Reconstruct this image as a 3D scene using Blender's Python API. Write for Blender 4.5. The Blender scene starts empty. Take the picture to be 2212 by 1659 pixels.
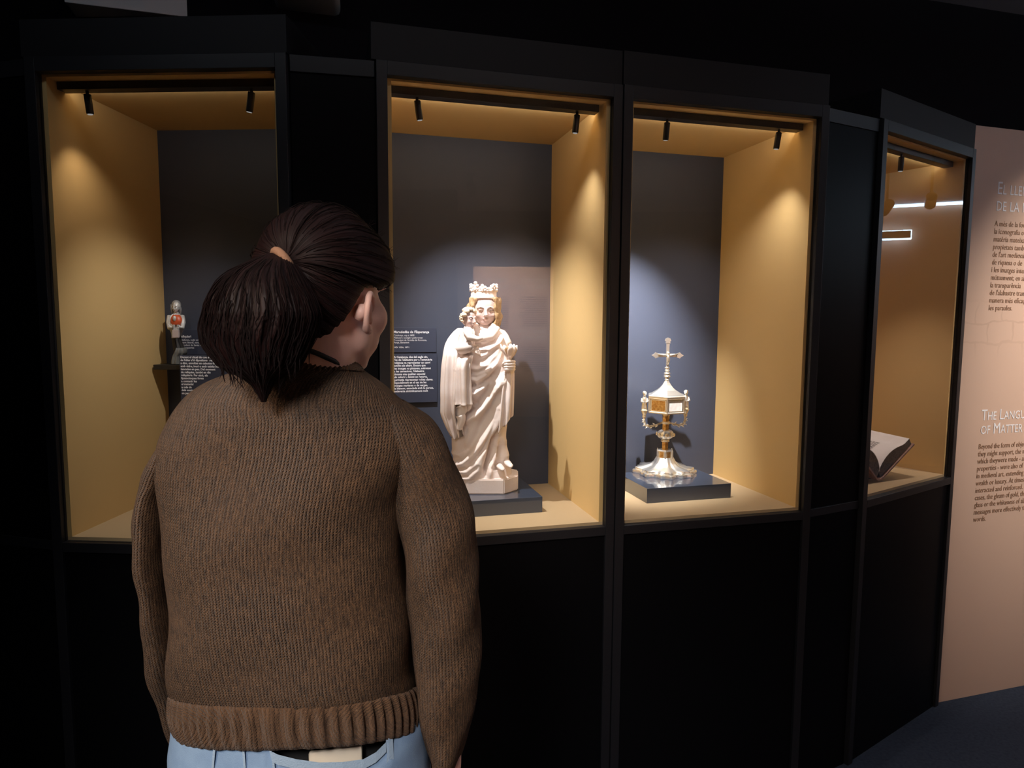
import bpy, bmesh, math, random
import numpy as np
from mathutils import Matrix, Vector

random.seed(7); rng = np.random.default_rng(7)
C = bpy.context.scene.collection
PI = math.pi

# ------------------------------------------------------------------ camera
CAM_H = 1.57
F_PX, PITCH, ROLL = 1454.98, -0.094057, 0.006167
CX, CY = 1106.0, 829.5
def _rot():
    cp, sp = math.cos(PITCH), math.sin(PITCH)
    cr, sr = math.cos(ROLL), math.sin(ROLL)
    return np.array([[cr, 0, sr], [0, 1, 0], [-sr, 0, cr]]) @ np.array([[1, 0, 0], [0, cp, sp], [0, -sp, cp]])
MROT = _rot()
cam_data = bpy.data.cameras.new('camera'); cam = bpy.data.objects.new('camera', cam_data); C.objects.link(cam)
cam_data.sensor_fit = 'HORIZONTAL'; cam_data.sensor_width = 36.0
cam_data.lens = F_PX / 2212.0 * 36.0
cam_data.clip_start = 0.02; cam_data.clip_end = 60
m4 = Matrix.Identity(4)
for i in range(3):
    m4[i][0] = MROT[0][i]; m4[i][1] = MROT[2][i]; m4[i][2] = -MROT[1][i]
m4[2][3] = CAM_H
cam.matrix_world = m4
sc = bpy.context.scene
sc.camera = cam
sc.view_settings.view_transform = 'Standard'; sc.view_settings.look = 'None'
sc.view_settings.exposure = 0.0; sc.view_settings.gamma = 1.0
sc.view_settings.use_curve_mapping = False

def pt(px, py, Y):
    """world point seen at photo pixel (px, py) at distance Y"""
    d = MROT.T @ np.array([(px - CX) / F_PX, 1.0, -(py - CY) / F_PX])
    return d * (Y / d[1]) + np.array([0, 0, CAM_H])

# ------------------------------------------------------------------ world and room light
w = bpy.data.worlds.new('world'); sc.world = w; w.use_nodes = True
bg = w.node_tree.nodes['Background']; bg.inputs[0].default_value = (0.55, 0.62, 1.0, 1); bg.inputs[1].default_value = 0.004

def look_rot(src, dst):
    return (Vector(dst) - Vector(src)).to_track_quat('-Z', 'Y').to_euler()
def spot_lamp(name, loc, target, watts, angle, blend, radius, color, parent=None, ploc=(0, 0, 0), prot=None):
    l = bpy.data.lights.new(name, 'SPOT'); l.energy = watts; l.spot_size = angle; l.spot_blend = blend
    l.shadow_soft_size = radius; l.color = color
    o = bpy.data.objects.new(name, l); C.objects.link(o)
    o.location = loc; o.rotation_euler = look_rot(loc, target)
    return o

WARM = (1.0, 0.80, 0.60); NEUTRAL = (1.0, 0.95, 0.90); COOL = (0.82, 0.90, 1.0)
# ceiling spotlights of the gallery: (place, aim, watts, cone, softness, colour)
CEILING_SPOTS = [
    ((3.05, 1.30, 2.72), (2.46, 2.86, 1.42), 250, 0.95, 1.0, 0.03, (1.0, 0.85, 0.70)),          # on the text board at the right
    ((-0.55, -1.10, 2.72), (-0.30, 0.95, 1.15), 210, 0.70, 1.0, 0.30, NEUTRAL),    # on the visitor from behind
    ((-1.60, -0.60, 2.72), (-0.35, 0.95, 1.2), 150, 0.75, 1.0, 0.30, WARM),
    ((1.75, -1.9, 2.72), (3.05, -3.45, 1.75), 2300, 0.85, 1.0, 0.03, WARM),          # on the text board behind
]
for i, (loc, aim, watts, ang, bl, rad, col) in enumerate(CEILING_SPOTS):
    spot_lamp('ceiling_lamp', (Vector(loc) + (Vector(aim) - Vector(loc)).normalized() * 0.10), aim, watts, ang, bl, rad, col)

# added cool fill light above the showcases, lifting headers, frames and duct
al = bpy.data.lights.new('added_fill_lamp', 'AREA'); al.shape = 'RECTANGLE'; al.size = 2.4; al.size_y = 0.06; al.energy = 1.5; al.color = COOL
alo = bpy.data.objects.new('added_fill_lamp', al); C.objects.link(alo); alo.location = (-0.3, 1.1, 2.775); alo.rotation_euler = (math.radians(28), 0, 0.1)

# added uplight, out of view, to brighten the ceiling above the text board
ul = bpy.data.lights.new('added_uplight_lamp', 'AREA'); ul.shape = 'RECTANGLE'; ul.size = 1.0; ul.size_y = 0.05; ul.energy = 7; ul.color = COOL
ulo = bpy.data.objects.new('added_uplight_lamp', ul); C.objects.link(ulo); ulo.location = (2.3, 1.75, 2.665); ulo.rotation_euler = (PI, 0, 0.27)

# ------------------------------------------------------------------ materials
def mat(name, color, rough=0.5, metal=0.0, spec=0.5, noise=None, bump=None, sheen=0.0, sss=0.0, coat=0.0):
    m = bpy.data.materials.new(name); m.use_nodes = True
    nt = m.node_tree; b = nt.nodes['Principled BSDF']
    b.inputs['Base Color'].default_value = (*color, 1); b.inputs['Roughness'].default_value = rough
    b.inputs['Metallic'].default_value = metal; b.inputs['Specular IOR Level'].default_value = spec
    if sheen: b.inputs['Sheen Weight'].default_value = sheen
    if coat: b.inputs['Coat Weight'].default_value = coat
    if sss:
        b.inputs['Subsurface Weight'].default_value = sss
        b.inputs['Subsurface Radius'].default_value = (0.012, 0.005, 0.003)
        b.inputs['Subsurface Scale'].default_value = 1.0
    tc = nt.nodes.new('ShaderNodeTexCoord')
    if noise:
        scale, amount, col2 = noise
        n = nt.nodes.new('ShaderNodeTexNoise'); n.inputs['Scale'].default_value = scale; n.inputs['Detail'].default_value = 6
        nt.links.new(tc.outputs['Object'], n.inputs['Vector'])
        mx = nt.nodes.new('ShaderNodeMix'); mx.data_type = 'RGBA'
        mx.inputs['A'].default_value = (*color, 1); mx.inputs['B'].default_value = (*col2, 1)
        r = nt.nodes.new('ShaderNodeMapRange'); r.inputs['From Min'].default_value = 0.35; r.inputs['From Max'].default_value = 0.7
        r.inputs['To Max'].default_value = amount
        nt.links.new(n.outputs['Fac'], r.inputs['Value']); nt.links.new(r.outputs['Result'], mx.inputs['Factor'])
        nt.links.new(mx.outputs['Result'], b.inputs['Base Color'])
    if bump:
        scale, dist, strength = bump
        n2 = nt.nodes.new('ShaderNodeTexNoise'); n2.inputs['Scale'].default_value = scale; n2.inputs['Detail'].default_value = 5
        nt.links.new(tc.outputs['Object'], n2.inputs['Vector'])
        bp = nt.nodes.new('ShaderNodeBump'); bp.inputs['Distance'].default_value = dist; bp.inputs['Strength'].default_value = strength
        nt.links.new(n2.outputs['Fac'], bp.inputs['Height']); nt.links.new(bp.outputs['Normal'], b.inputs['Normal'])
    return m

def emit(name, color, strength):
    m = bpy.data.materials.new(name); m.use_nodes = True
    nt = m.node_tree; nt.nodes.remove(nt.nodes['Principled BSDF'])
    e = nt.nodes.new('ShaderNodeEmission'); e.inputs[0].default_value = (*color, 1); e.inputs[1].default_value = strength
    nt.links.new(e.outputs[0], nt.nodes['Material Output'].inputs[0])
    return m

def glass_mat():
    m = bpy.data.materials.new('case_glass'); m.use_nodes = True
    nt = m.node_tree; nt.nodes.remove(nt.nodes['Principled BSDF'])
    t = nt.nodes.new('ShaderNodeBsdfTransparent'); t.inputs[0].default_value = (0.985, 0.99, 0.985, 1)
    g = nt.nodes.new('ShaderNodeBsdfGlossy'); g.inputs['Roughness'].default_value = 0.0
    fr = nt.nodes.new('ShaderNodeFresnel'); fr.inputs['IOR'].default_value = 1.45
    # the pane counts once, with the reflectance of both its surfaces
    geo = nt.nodes.new('ShaderNodeNewGeometry')
    mm = nt.nodes.new('ShaderNodeMath'); mm.operation = 'MULTIPLY'; mm.inputs[1].default_value = 1.9
    inv = nt.nodes.new('ShaderNodeMath'); inv.operation = 'SUBTRACT'; inv.inputs[0].default_value = 1.0
    nt.links.new(geo.outputs['Backfacing'], inv.inputs[1])
    nt.links.new(fr.outputs[0], mm.inputs[0]); nt.links.new(inv.outputs[0], mm.inputs[1])
    mx = nt.nodes.new('ShaderNodeMixShader')
    nt.links.new(mm.outputs[0], mx.inputs[0]); nt.links.new(t.outputs[0], mx.inputs[1]); nt.links.new(g.outputs[0], mx.inputs[2])
    nt.links.new(mx.outputs[0], nt.nodes['Material Output'].inputs[0])
    return m

def knit_mat(name, wale, course, dist, strength=0.9, base=(0.125, 0.066, 0.036), dark=(0.080, 0.042, 0.023), fleck=(0.24, 0.15, 0.09)):
    m = bpy.data.materials.new(name); m.use_nodes = True
    nt = m.node_tree; N = nt.nodes; L = nt.links; b = N['Principled BSDF']
    b.inputs['Roughness'].default_value = 0.95; b.inputs['Specular IOR Level'].default_value = 0.1
    b.inputs['Sheen Weight'].default_value = 0.12; b.inputs['Sheen Roughness'].default_value = 0.6
    uv = N.new('ShaderNodeUVMap'); uv.uv_map = 'UVMap'
    sep = N.new('ShaderNodeSeparateXYZ'); L.new(uv.outputs[0], sep.inputs[0])
    tc = N.new('ShaderNodeTexCoord')
    def math_(op, a, bb=None, c=None):
        n = N.new('ShaderNodeMath'); n.operation = op
        for i, x in enumerate((a, bb, c)):
            if x is None: continue
            if isinstance(x, (int, float)): n.inputs[i].default_value = x
            else: L.new(x, n.inputs[i])
        return n.outputs[0]
    def noise(scale, detail=4, vec=None):
        n = N.new('ShaderNodeTexNoise'); n.inputs['Scale'].default_value = scale; n.inputs['Detail'].default_value = detail
        L.new(vec or tc.outputs['Object'], n.inputs['Vector']); return n.outputs['Fac']
    wob = math_('MULTIPLY', math_('SUBTRACT', noise(90), 0.5), 0.55)
    U = math_('ADD', math_('DIVIDE', sep.outputs[0], wale), wob)
    V = math_('ADD', math_('DIVIDE', sep.outputs[1], course), math_('MULTIPLY', wob, 0.7))
    fu = math_('ABSOLUTE', math_('SUBTRACT', math_('FRACT', U), 0.5))          # 0 centre .. .5 groove
    col = math_('POWER', math_('COSINE', math_('MULTIPLY', fu, PI)), 0.6)
    st = math_('MULTIPLY', math_('ADD', math_('SINE', math_('MULTIPLY', math_('ADD', V, math_('MULTIPLY', fu, 1.6)), 2 * PI)), 1.0), 0.5)
    fuzz = noise(900, 3)
    patch = N.new('ShaderNodeMapRange'); patch.inputs['From Min'].default_value = 0.35; patch.inputs['From Max'].default_value = 0.62
    patch.inputs['To Min'].default_value = 0.35; patch.inputs['To Max'].default_value = 1.0
    L.new(noise(9, 3), patch.inputs['Value'])
    h = math_('ADD', math_('MULTIPLY', math_('ADD', math_('MULTIPLY', col, 0.75), math_('MULTIPLY', st, 0.28)), patch.outputs[0]), math_('MULTIPLY', fuzz, 0.75))
    bp = N.new('ShaderNodeBump'); bp.inputs['Distance'].default_value = dist; bp.inputs['Strength'].default_value = strength
    L.new(h, bp.inputs['Height']); L.new(bp.outputs[0], b.inputs['Normal'])
    mx = N.new('ShaderNodeMix'); mx.data_type = 'RGBA'; mx.inputs['A'].default_value = (*dark, 1); mx.inputs['B'].default_value = (*base, 1)
    r = N.new('ShaderNodeMapRange'); r.inputs['From Min'].default_value = 0.38; r.inputs['From Max'].default_value = 0.62
    cmb = N.new('ShaderNodeCombineXYZ'); L.new(math_('MULTIPLY', U, 1.0), cmb.inputs[0]); L.new(math_('MULTIPLY', V, 0.16), cmb.inputs[1])
    stk = noise(1.3, 3, cmb.outputs[0])                                        # darker and lighter yarns run along the columns
    L.new(math_('ADD', math_('MULTIPLY', stk, 0.65), math_('MULTIPLY', noise(260, 5), 0.35)), r.inputs['Value']); L.new(r.outputs[0], mx.inputs['Factor'])
    mx2 = N.new('ShaderNodeMix'); mx2.data_type = 'RGBA'; mx2.inputs['B'].default_value = (*fleck, 1)
    r2 = N.new('ShaderNodeMapRange'); r2.inputs['From Min'].default_value = 0.66; r2.inputs['From Max'].default_value = 0.74; r2.inputs['To Max'].default_value = 0.7
    L.new(noise(420, 3), r2.inputs['Value']); L.new(r2.outputs[0], mx2.inputs['Factor'])
    L.new(mx.outputs['Result'], mx2.inputs['A'])
    L.new(mx2.outputs['Result'], b.inputs['Base Color'])
    return m

def hair_mat(name, c1, c2, rough=0.42):
    m = bpy.data.materials.new(name); m.use_nodes = True
    nt = m.node_tree; N = nt.nodes; L = nt.links; b = N['Principled BSDF']
    b.inputs['Roughness'].default_value = rough; b.inputs['Specular IOR Level'].default_value = 0.16
    uv = N.new('ShaderNodeUVMap'); uv.uv_map = 'UVMap'
    mp = N.new('ShaderNodeMapping'); mp.inputs['Scale'].default_value = (260, 1.2, 1)
    n = N.new('ShaderNodeTexNoise'); n.inputs['Scale'].default_value = 1.0; n.inputs['Detail'].default_value = 5
    L.new(uv.outputs[0], mp.inputs[0]); L.new(mp.outputs[0], n.inputs['Vector'])
    mx = N.new('ShaderNodeMix'); mx.data_type = 'RGBA'; mx.inputs['A'].default_value = (*c1, 1); mx.inputs['B'].default_value = (*c2, 1)
    r = N.new('ShaderNodeMapRange'); r.inputs['From Min'].default_value = 0.35; r.inputs['From Max'].default_value = 0.7
    L.new(n.outputs['Fac'], r.inputs['Value']); L.new(r.outputs[0], mx.inputs['Factor']); L.new(mx.outputs['Result'], b.inputs['Base Color'])
    bp = N.new('ShaderNodeBump'); bp.inputs['Distance'].default_value = 0.0015; bp.inputs['Strength'].default_value = 0.8
    L.new(n.outputs['Fac'], bp.inputs['Height']); L.new(bp.outputs[0], b.inputs['Normal'])
    return m

M = {}
M['liner'] = mat('tan_liner', (0.70, 0.475, 0.210), 0.6, spec=0.2, noise=(3, 0.25, (0.67, 0.45, 0.195)))
M['deck'] = mat('tan_deck', (0.50, 0.365, 0.215), 0.6, spec=0.2)
M['slate'] = mat('slate_board', (0.058, 0.067, 0.100), 0.5, spec=0.35, noise=(6, 0.3, (0.053, 0.061, 0.092)))
M['slate_block'] = mat('slate_block', (0.045, 0.060, 0.095), 0.30, spec=0.5, coat=1.0)
M['label'] = mat('label_board', (0.045, 0.052, 0.085), 0.6, spec=0.3)
M['frame'] = mat('black_frame', (0.013, 0.013, 0.016), 0.42, spec=0.4)
M['panel'] = mat('black_laminate', (0.004, 0.004, 0.005), 0.35, spec=0.08)
M['header'] = mat('dark_header', (0.008, 0.008, 0.010), 0.6, spec=0.25)
M['fixture'] = mat('black_fixture', (0.018, 0.016, 0.016), 0.4)
M['wall'] = mat('black_wall', (0.006, 0.006, 0.009), 0.9, spec=0.1, bump=(60, 0.001, 0.3))
M['ceiling'] = mat('grey_ceiling', (0.30, 0.31, 0.35), 0.9, spec=0.1, noise=(3, 0.5, (0.26, 0.27, 0.31)))
M['floor'] = mat('dark_carpet', (0.060, 0.078, 0.120), 0.95, spec=0.1, noise=(80, 0.9, (0.038, 0.052, 0.085)), bump=(400, 0.003, 0.8))
M['glass'] = glass_mat()
M['lens'] = emit('lamp_lens', (1.0, 0.95, 0.9), 0.30)
M['led'] = emit('led_strip', (0.50, 0.75, 1.0), 22.0)
M['white_print'] = mat('white_print', (0.85, 0.87, 0.95), 0.7)
M['brown_print'] = mat('brown_print', (0.27, 0.155, 0.095), 0.7)
M['alabaster'] = mat('alabaster', (0.86, 0.76, 0.72), 0.5, spec=0.35, noise=(25, 0.6, (0.80, 0.65, 0.58)), bump=(120, 0.002, 0.25), sss=0.0)
M['stone_face'] = mat('painted_stone_skin', (0.54, 0.39, 0.36), 0.5, noise=(60, 0.4, (0.46, 0.30, 0.27)))
M['stone_hair'] = mat('gilded_stone_hair', (0.30, 0.17, 0.065), 0.5, noise=(90, 0.8, (0.45, 0.33, 0.20)))
M['stone_line'] = mat('painted_dark_line', (0.20, 0.13, 0.10), 0.6)
M['silver'] = mat('silver_gilt', (0.93, 0.84, 0.66), 0.34, metal=0.9, noise=(70, 0.6, (0.80, 0.60, 0.32)), bump=(160, 0.002, 0.35))
M['silver_plain'] = mat('polished_silver', (0.96, 0.93, 0.86), 0.35, metal=0.97, bump=(200, 0.001, 0.25))
M['bronze'] = mat('copper_gilt', (0.55, 0.30, 0.11), 0.30, metal=1.0, noise=(140, 0.9, (0.85, 0.62, 0.30)), bump=(120, 0.003, 0.6))
M['crystal'] = mat('rock_crystal_window', (0.80, 0.70, 0.66), 0.12, metal=0.0, coat=0.8, noise=(70, 1.0, (0.95, 0.92, 0.88)))
M['fig_silver'] = mat('worn_silver', (0.62, 0.62, 0.62), 0.45, metal=0.3, bump=(250, 0.002, 0.5))
M['fig_red'] = mat('red_enamel', (0.55, 0.09, 0.03), 0.4)
M['fig_dark'] = mat('dark_wood', (0.02, 0.018, 0.018), 0.6)
M['fig_base'] = mat('grey_base', (0.16, 0.16, 0.15), 0.6, bump=(120, 0.002, 0.5))
M['vellum'] = mat('vellum_page', (0.78, 0.74, 0.74), 0.7, noise=(25, 0.4, (0.66, 0.62, 0.60)), bump=(40, 0.004, 0.3))
M['page_edge'] = mat('aged_page_edges', (0.13, 0.10, 0.085), 0.8, noise=(180, 0.9, (0.05, 0.035, 0.03)), bump=(200, 0.002, 0.8))
M['leather'] = mat('pinkish_leather', (0.36, 0.20, 0.16), 0.6, noise=(60, 0.8, (0.20, 0.10, 0.08)), bump=(150, 0.001, 0.5))
M['ink'] = mat('iron_ink', (0.03, 0.025, 0.03), 0.8)
M['skin'] = mat('skin', (0.82, 0.50, 0.42), 0.5, spec=0.35, noise=(35, 0.35, (0.74, 0.40, 0.33)), bump=(300, 0.0008, 0.25), sss=0.12)
M['hair'] = hair_mat('brown_hair', (0.0070, 0.0024, 0.0025), (0.0165, 0.0050, 0.0046), 0.55)
M['tie'] = mat('hair_elastic', (0.30, 0.15, 0.085), 0.8, bump=(400, 0.001, 0.6))
M['knit'] = knit_mat('brown_knit', 0.0046, 0.0044, 0.0070, 1.0, base=(0.175, 0.086, 0.039), dark=(0.064, 0.030, 0.014), fleck=(0.36, 0.22, 0.12))
M['knit_rib'] = knit_mat('brown_rib_knit', 0.0060, 0.0050, 0.0022, base=(0.125, 0.064, 0.033), dark=(0.075, 0.038, 0.020))
M['cord'] = mat('black_cord', (0.012, 0.010, 0.010), 0.6)
M['denim'] = mat('light_denim', (0.25, 0.37, 0.56), 0.85, spec=0.15, noise=(30, 0.8, (0.19, 0.29, 0.47)), bump=(900, 0.001, 0.5))
M['denim_seam'] = mat('denim_seam', (0.34, 0.46, 0.62), 0.85, bump=(500, 0.001, 0.6))
M['black_cloth'] = mat('black_cloth', (0.008, 0.008, 0.009), 0.9)
M['phone'] = mat('cream_phone_case', (0.62, 0.54, 0.44), 0.35)
M['shoe'] = mat('white_shoe', (0.55, 0.55, 0.54), 0.5)
M['sole'] = mat('rubber_sole', (0.35, 0.34, 0.32), 0.7)
M['stud'] = mat('silver_stud', (0.8, 0.75, 0.7), 0.25, metal=1.0)
M['eye_white'] = mat('eye_white', (0.75, 0.72, 0.70), 0.25)
M['lips'] = mat('lips', (0.45, 0.16, 0.14), 0.45)
M['projector'] = mat('grey_projector', (0.30, 0.32, 0.36), 0.25, coat=0.3)

def board_mat():
    """salmon board with a faint printed picture of masonry between the two texts"""
    m = mat('salmon_board', (0.62, 0.45, 0.37), 0.6, spec=0.25)
    nt = m.node_tree; N = nt.nodes; L = nt.links; b = N['Principled BSDF']
    tc = N.new('ShaderNodeTexCoord'); sep = N.new('ShaderNodeSeparateXYZ'); L.new(tc.outputs['Object'], sep.inputs[0])
    nz = N.new('ShaderNodeTexNoise'); nz.inputs['Scale'].default_value = 7; nz.inputs['Detail'].default_value = 3
    L.new(tc.outputs['Object'], nz.inputs['Vector'])
    ma = N.new('ShaderNodeVectorMath'); ma.operation = 'MULTIPLY_ADD'; ma.inputs[1].default_value = (0.08, 0.08, 0.08)
    L.new(nz.outputs['Color'], ma.inputs[0])
    cmb = N.new('ShaderNodeCombineXYZ'); L.new(sep.outputs[0], cmb.inputs[0]); L.new(sep.outputs[2], cmb.inputs[1]); L.new(cmb.outputs[0], ma.inputs[2])
    br = N.new('ShaderNodeTexBrick'); br.inputs['Scale'].default_value = 1.0; br.inputs['Brick Width'].default_value = 0.13; br.inputs['Row Height'].default_value = 0.085
    br.inputs['Mortar Size'].default_value = 0.006; br.inputs['Mortar Smooth'].default_value = 0.6
    L.new(ma.outputs[0], br.inputs['Vector'])
    band = N.new('ShaderNodeMapRange'); band.inputs['From Min'].default_value = 0.12; band.inputs['From Max'].default_value = 0.05; band.clamp = True
    sub = N.new('ShaderNodeMath'); sub.operation = 'SUBTRACT'; sub.inputs[1].default_value = 1.55; L.new(sep.outputs[2], sub.inputs[0])
    ab = N.new('ShaderNodeMath'); ab.operation = 'ABSOLUTE'; L.new(sub.outputs[0], ab.inputs[0]); L.new(ab.outputs[0], band.inputs['Value'])
    nz2 = N.new('ShaderNodeTexNoise'); nz2.inputs['Scale'].default_value = 5; L.new(tc.outputs['Object'], nz2.inputs['Vector'])
    mu = N.new('ShaderNodeMath'); mu.operation = 'MULTIPLY'; L.new(br.outputs['Fac'], mu.inputs[0]); L.new(band.outputs[0], mu.inputs[1])
    mu2 = N.new('ShaderNodeMath'); mu2.operation = 'MULTIPLY'; L.new(mu.outputs[0], mu2.inputs[0]); L.new(nz2.outputs['Fac'], mu2.inputs[1])
    mx = N.new('ShaderNodeMix'); mx.data_type = 'RGBA'; mx.inputs['A'].default_value = (0.62, 0.45, 0.37, 1); mx.inputs['B'].default_value = (0.50, 0.35, 0.28, 1)
    L.new(mu2.outputs[0], mx.inputs['Factor']); L.new(mx.outputs['Result'], b.inputs['Base Color'])
    return m
M['board'] = board_mat()

# ------------------------------------------------------------------ mesh helpers
class G:
    def __init__(s): s.v = []; s.f = []; s.uv = []
    def add(s, V, F, uv=None):
        o = len(s.v); s.v += [tuple(map(float, p)) for p in V]; s.f += [tuple(i + o for i in f) for f in F]
        s.uv += ([tuple(map(float, q)) for q in uv] if uv is not None else [(0.0, 0.0)] * len(V))
    def box(s, x0, x1, y0, y1, z0, z1, b=0.0):
        if b <= 0:
            V = [(x, y, z) for x in (x0, x1) for y in (y0, y1) for z in (z0, z1)]
            s.add(V, [(0, 1, 3, 2), (4, 6, 7, 5), (0, 4, 5, 1), (2, 3, 7, 6), (0, 2, 6, 4), (1, 5, 7, 3)]); return
        bm = bmesh.new(); bmesh.ops.create_cube(bm, size=1)
        for v in bm.verts: v.co = Vector(((x0 + x1) / 2 + v.co.x * (x1 - x0), (y0 + y1) / 2 + v.co.y * (y1 - y0), (z0 + z1) / 2 + v.co.z * (z1 - z0)))
        bmesh.ops.bevel(bm, geom=bm.edges[:], offset=b, segments=2, profile=0.5, affect='EDGES')
        bm.verts.index_update()
        s.add([v.co for v in bm.verts], [[v.index for v in f.verts] for f in bm.faces]); bm.free()
    def loft(s, rings, cap=True, uv=None, closed=True):
        R = np.asarray(rings, float); n, m = R.shape[:2]
        V = R.reshape(-1, 3); F = []
        mm = m if closed else m - 1
        for i in range(n - 1):
            for j in range(mm):
                k = (j + 1) % m
                F.append((i * m + j, i * m + k, (i + 1) * m + k, (i + 1) * m + j))
        if cap and closed:
            F.append(tuple(range(m - 1, -1, -1))); F.append(tuple((n - 1) * m + j for j in range(m)))
        s.add(V, F, uv)
    def tube(s, path, rad, n=8, cap=True, flat=1.0):
        P = np.asarray(path, float); rad = np.broadcast_to(np.asarray(rad, float), (len(P),))
        T = np.gradient(P, axis=0); T /= np.linalg.norm(T, axis=1)[:, None] + 1e-12
        up = np.array([0, 0, 1.0]) if abs(T[0][2]) < 0.9 else np.array([0, 1.0, 0])
        rings = []
        nrm = np.cross(T[0], up); nrm /= np.linalg.norm(nrm)
        for p, t, r in zip(P, T, rad):
            nrm = nrm - t * (nrm @ t); nrm /= np.linalg.norm(nrm) + 1e-12
            bn = np.cross(t, nrm)
            a = np.arange(n) * 2 * PI / n
            rings.append(p + r * (np.cos(a)[:, None] * nrm + flat * np.sin(a)[:, None] * bn))
        uvs = [(j / n, i / len(P)) for i in range(len(P)) for j in range(n)]
        s.loft(rings, cap, uvs)
    def lathe(s, prof, c=(0, 0, 0), n=24, lob=None):
        rings = []
        for i, (r, z) in enumerate(prof):
            a = np.arange(n) * 2 * PI / n
            rr = r * (1 + (lob(a, i) if lob else 0))
            rings.append(np.stack([c[0] + rr * np.cos(a), c[1] + rr * np.sin(a), np.full(n, c[2] + z)], 1))
        s.loft(rings)
    def ell(s, c, r, n=16, m=10, rot=None):
        rings = []
        for i in range(m + 1):
            th = PI * (i + 0.02 * (i == 0) - 0.02 * (i == m)) / m
            a = np.arange(n) * 2 * PI / n
            P = np.stack([r[0] * math.sin(th) * np.cos(a), r[1] * math.sin(th) * np.sin(a), np.full(n, -r[2] * math.cos(th))], 1)
            if rot is not None: P = P @ np.asarray(rot).T
            rings.append(P + np.asarray(c))
        s.loft(rings)
    def prism(s, poly, z0, z1):
        n = len(poly)
        V = [(x, y, z0) for x, y in poly] + [(x, y, z1) for x, y in poly]
        s.add(V, [tuple(range(n - 1, -1, -1)), tuple(range(n, 2 * n))] + [(i, (i + 1) % n, n + (i + 1) % n, n + i) for i in range(n)])
    def obb(s, c, ax, half, b=0.0):
        """box about c with axis rows ax"""
        g = G(); g.box(-half[0], half[0], -half[1], half[1], -half[2], half[2], b)
        V = np.array(g.v) @ np.asarray(ax, float) + np.asarray(c)
        s.add(V, g.f)
    def shift(s, o):
        s.v = [(p[0] - o[0], p[1] - o[1], p[2] - o[2]) for p in s.v]; return s
    def mesh(s, name):
        me = bpy.data.meshes.new(name); me.from_pydata(s.v, [], s.f)
        ul = me.uv_layers.new(name='UVMap')
        vi = np.empty(len(me.loops), int); me.loops.foreach_get('vertex_index', vi)
        ul.data.foreach_set('uv', np.asarray(s.uv, np.float32)[vi].ravel())
        bm = bmesh.new(); bm.from_mesh(me); bmesh.ops.recalc_face_normals(bm, faces=bm.faces); bm.to_mesh(me); bm.free()
        return me

def obj(name, g, m, parent=None, smooth=False, label=None, sharp=None):
    me = g.mesh(name) if isinstance(g, G) else g
    me.materials.clear(); me.materials.append(m)
    if smooth:
        me.polygons.foreach_set('use_smooth', [True] * len(me.polygons))
        if sharp: me.set_sharp_from_angle(angle=sharp)
    o = bpy.data.objects.new(name, me); C.objects.link(o); o.parent = parent
    if label: o['label'] = label
    return o
def thing(name, label, cat, loc=(0, 0, 0), rz=0.0, group=None):
    o = bpy.data.objects.new(name, None); C.objects.link(o); o.empty_display_size = 0.1
    o.location = loc; o.rotation_euler = (0, 0, rz); o['label'] = label; o['category'] = cat
    if group: o['group'] = group
    return o
def tag(o, label, cat, group=None):
    o['label'] = label; o['category'] = cat
    if group: o['group'] = group
    return o
def struct(name, g, m):
    o = obj(name, g, m); o['kind'] = 'structure'; return o

def crom(X, Yv, xs):
    """smooth interpolation (monotone cubic) of columns of Yv over X"""
    X = np.asarray(X, float); Yv = np.asarray(Yv, float)
    if Yv.ndim == 1: Yv = Yv[:, None]
    h = np.diff(X)[:, None]; d = np.diff(Yv, axis=0) / h
    mt = np.zeros_like(Yv); mt[0] = d[0]; mt[-1] = d[-1]
    for i in range(1, len(X) - 1):
        mt[i] = np.where(d[i - 1] * d[i] > 0, 2 * d[i - 1] * d[i] / (d[i - 1] + d[i] + 1e-12), 0)
    idx = np.clip(np.searchsorted(X, xs) - 1, 0, len(X) - 2)
    t = ((xs - X[idx]) / (X[idx + 1] - X[idx]))[:, None]; hh = h[idx]
    return ((2 * t**3 - 3 * t**2 + 1) * Yv[idx] + (t**3 - 2 * t**2 + t) * hh * mt[idx] + (-2 * t**3 + 3 * t**2) * Yv[idx + 1] + (t**3 - t**2) * hh * mt[idx + 1])

def slab(rows, nrow, m, power=2.3, start=0.0):
    """rows (py, left px, right px, Y, half depth) -> rings of a loft, and their (centre, hw, hd)"""
    rows = np.asarray(rows, float)
    ys = np.linspace(rows[0, 0], rows[-1, 0], nrow)
    Q = crom(rows[:, 0], rows[:, 1:], ys)
    rings = []; info = []
    a = start + np.arange(m) * 2 * PI / m
    ca, sa = np.cos(a), np.sin(a)
    sx = np.sign(ca) * np.abs(ca) ** (2 / power); sy = np.sign(sa) * np.abs(sa) ** (2 / power)
    def prj(R):
        c = (R - np.array([0, 0, CAM_H])) @ MROT.T
        return CX + F_PX * c[:, 0] / c[:, 1]
    for py, (l, r, Y, hd) in zip(ys, Q):
        l0, r0 = l, r
        for _ in range(3):                     # the outline of a deep body is not at its middle depth
            A, B = pt(l, py, Y), pt(r, py, Y); c = (A + B) / 2; hw = (B[0] - A[0]) / 2
            x = prj(np.stack([c[0] + hw * sx, c[1] + hd * sy, np.full(m, c[2])], 1))
            l += l0 - x.min(); r += r0 - x.max()
        A, B = pt(l, py, Y), pt(r, py, Y)
        c = (A + B) / 2; hw = (B[0] - A[0]) / 2
        rings.append(np.stack([c[0] + hw * sx, c[1] + hd * sy, np.full(m, c[2])], 1)); info.append((c, hw, hd))
    return np.array(rings), info
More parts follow.
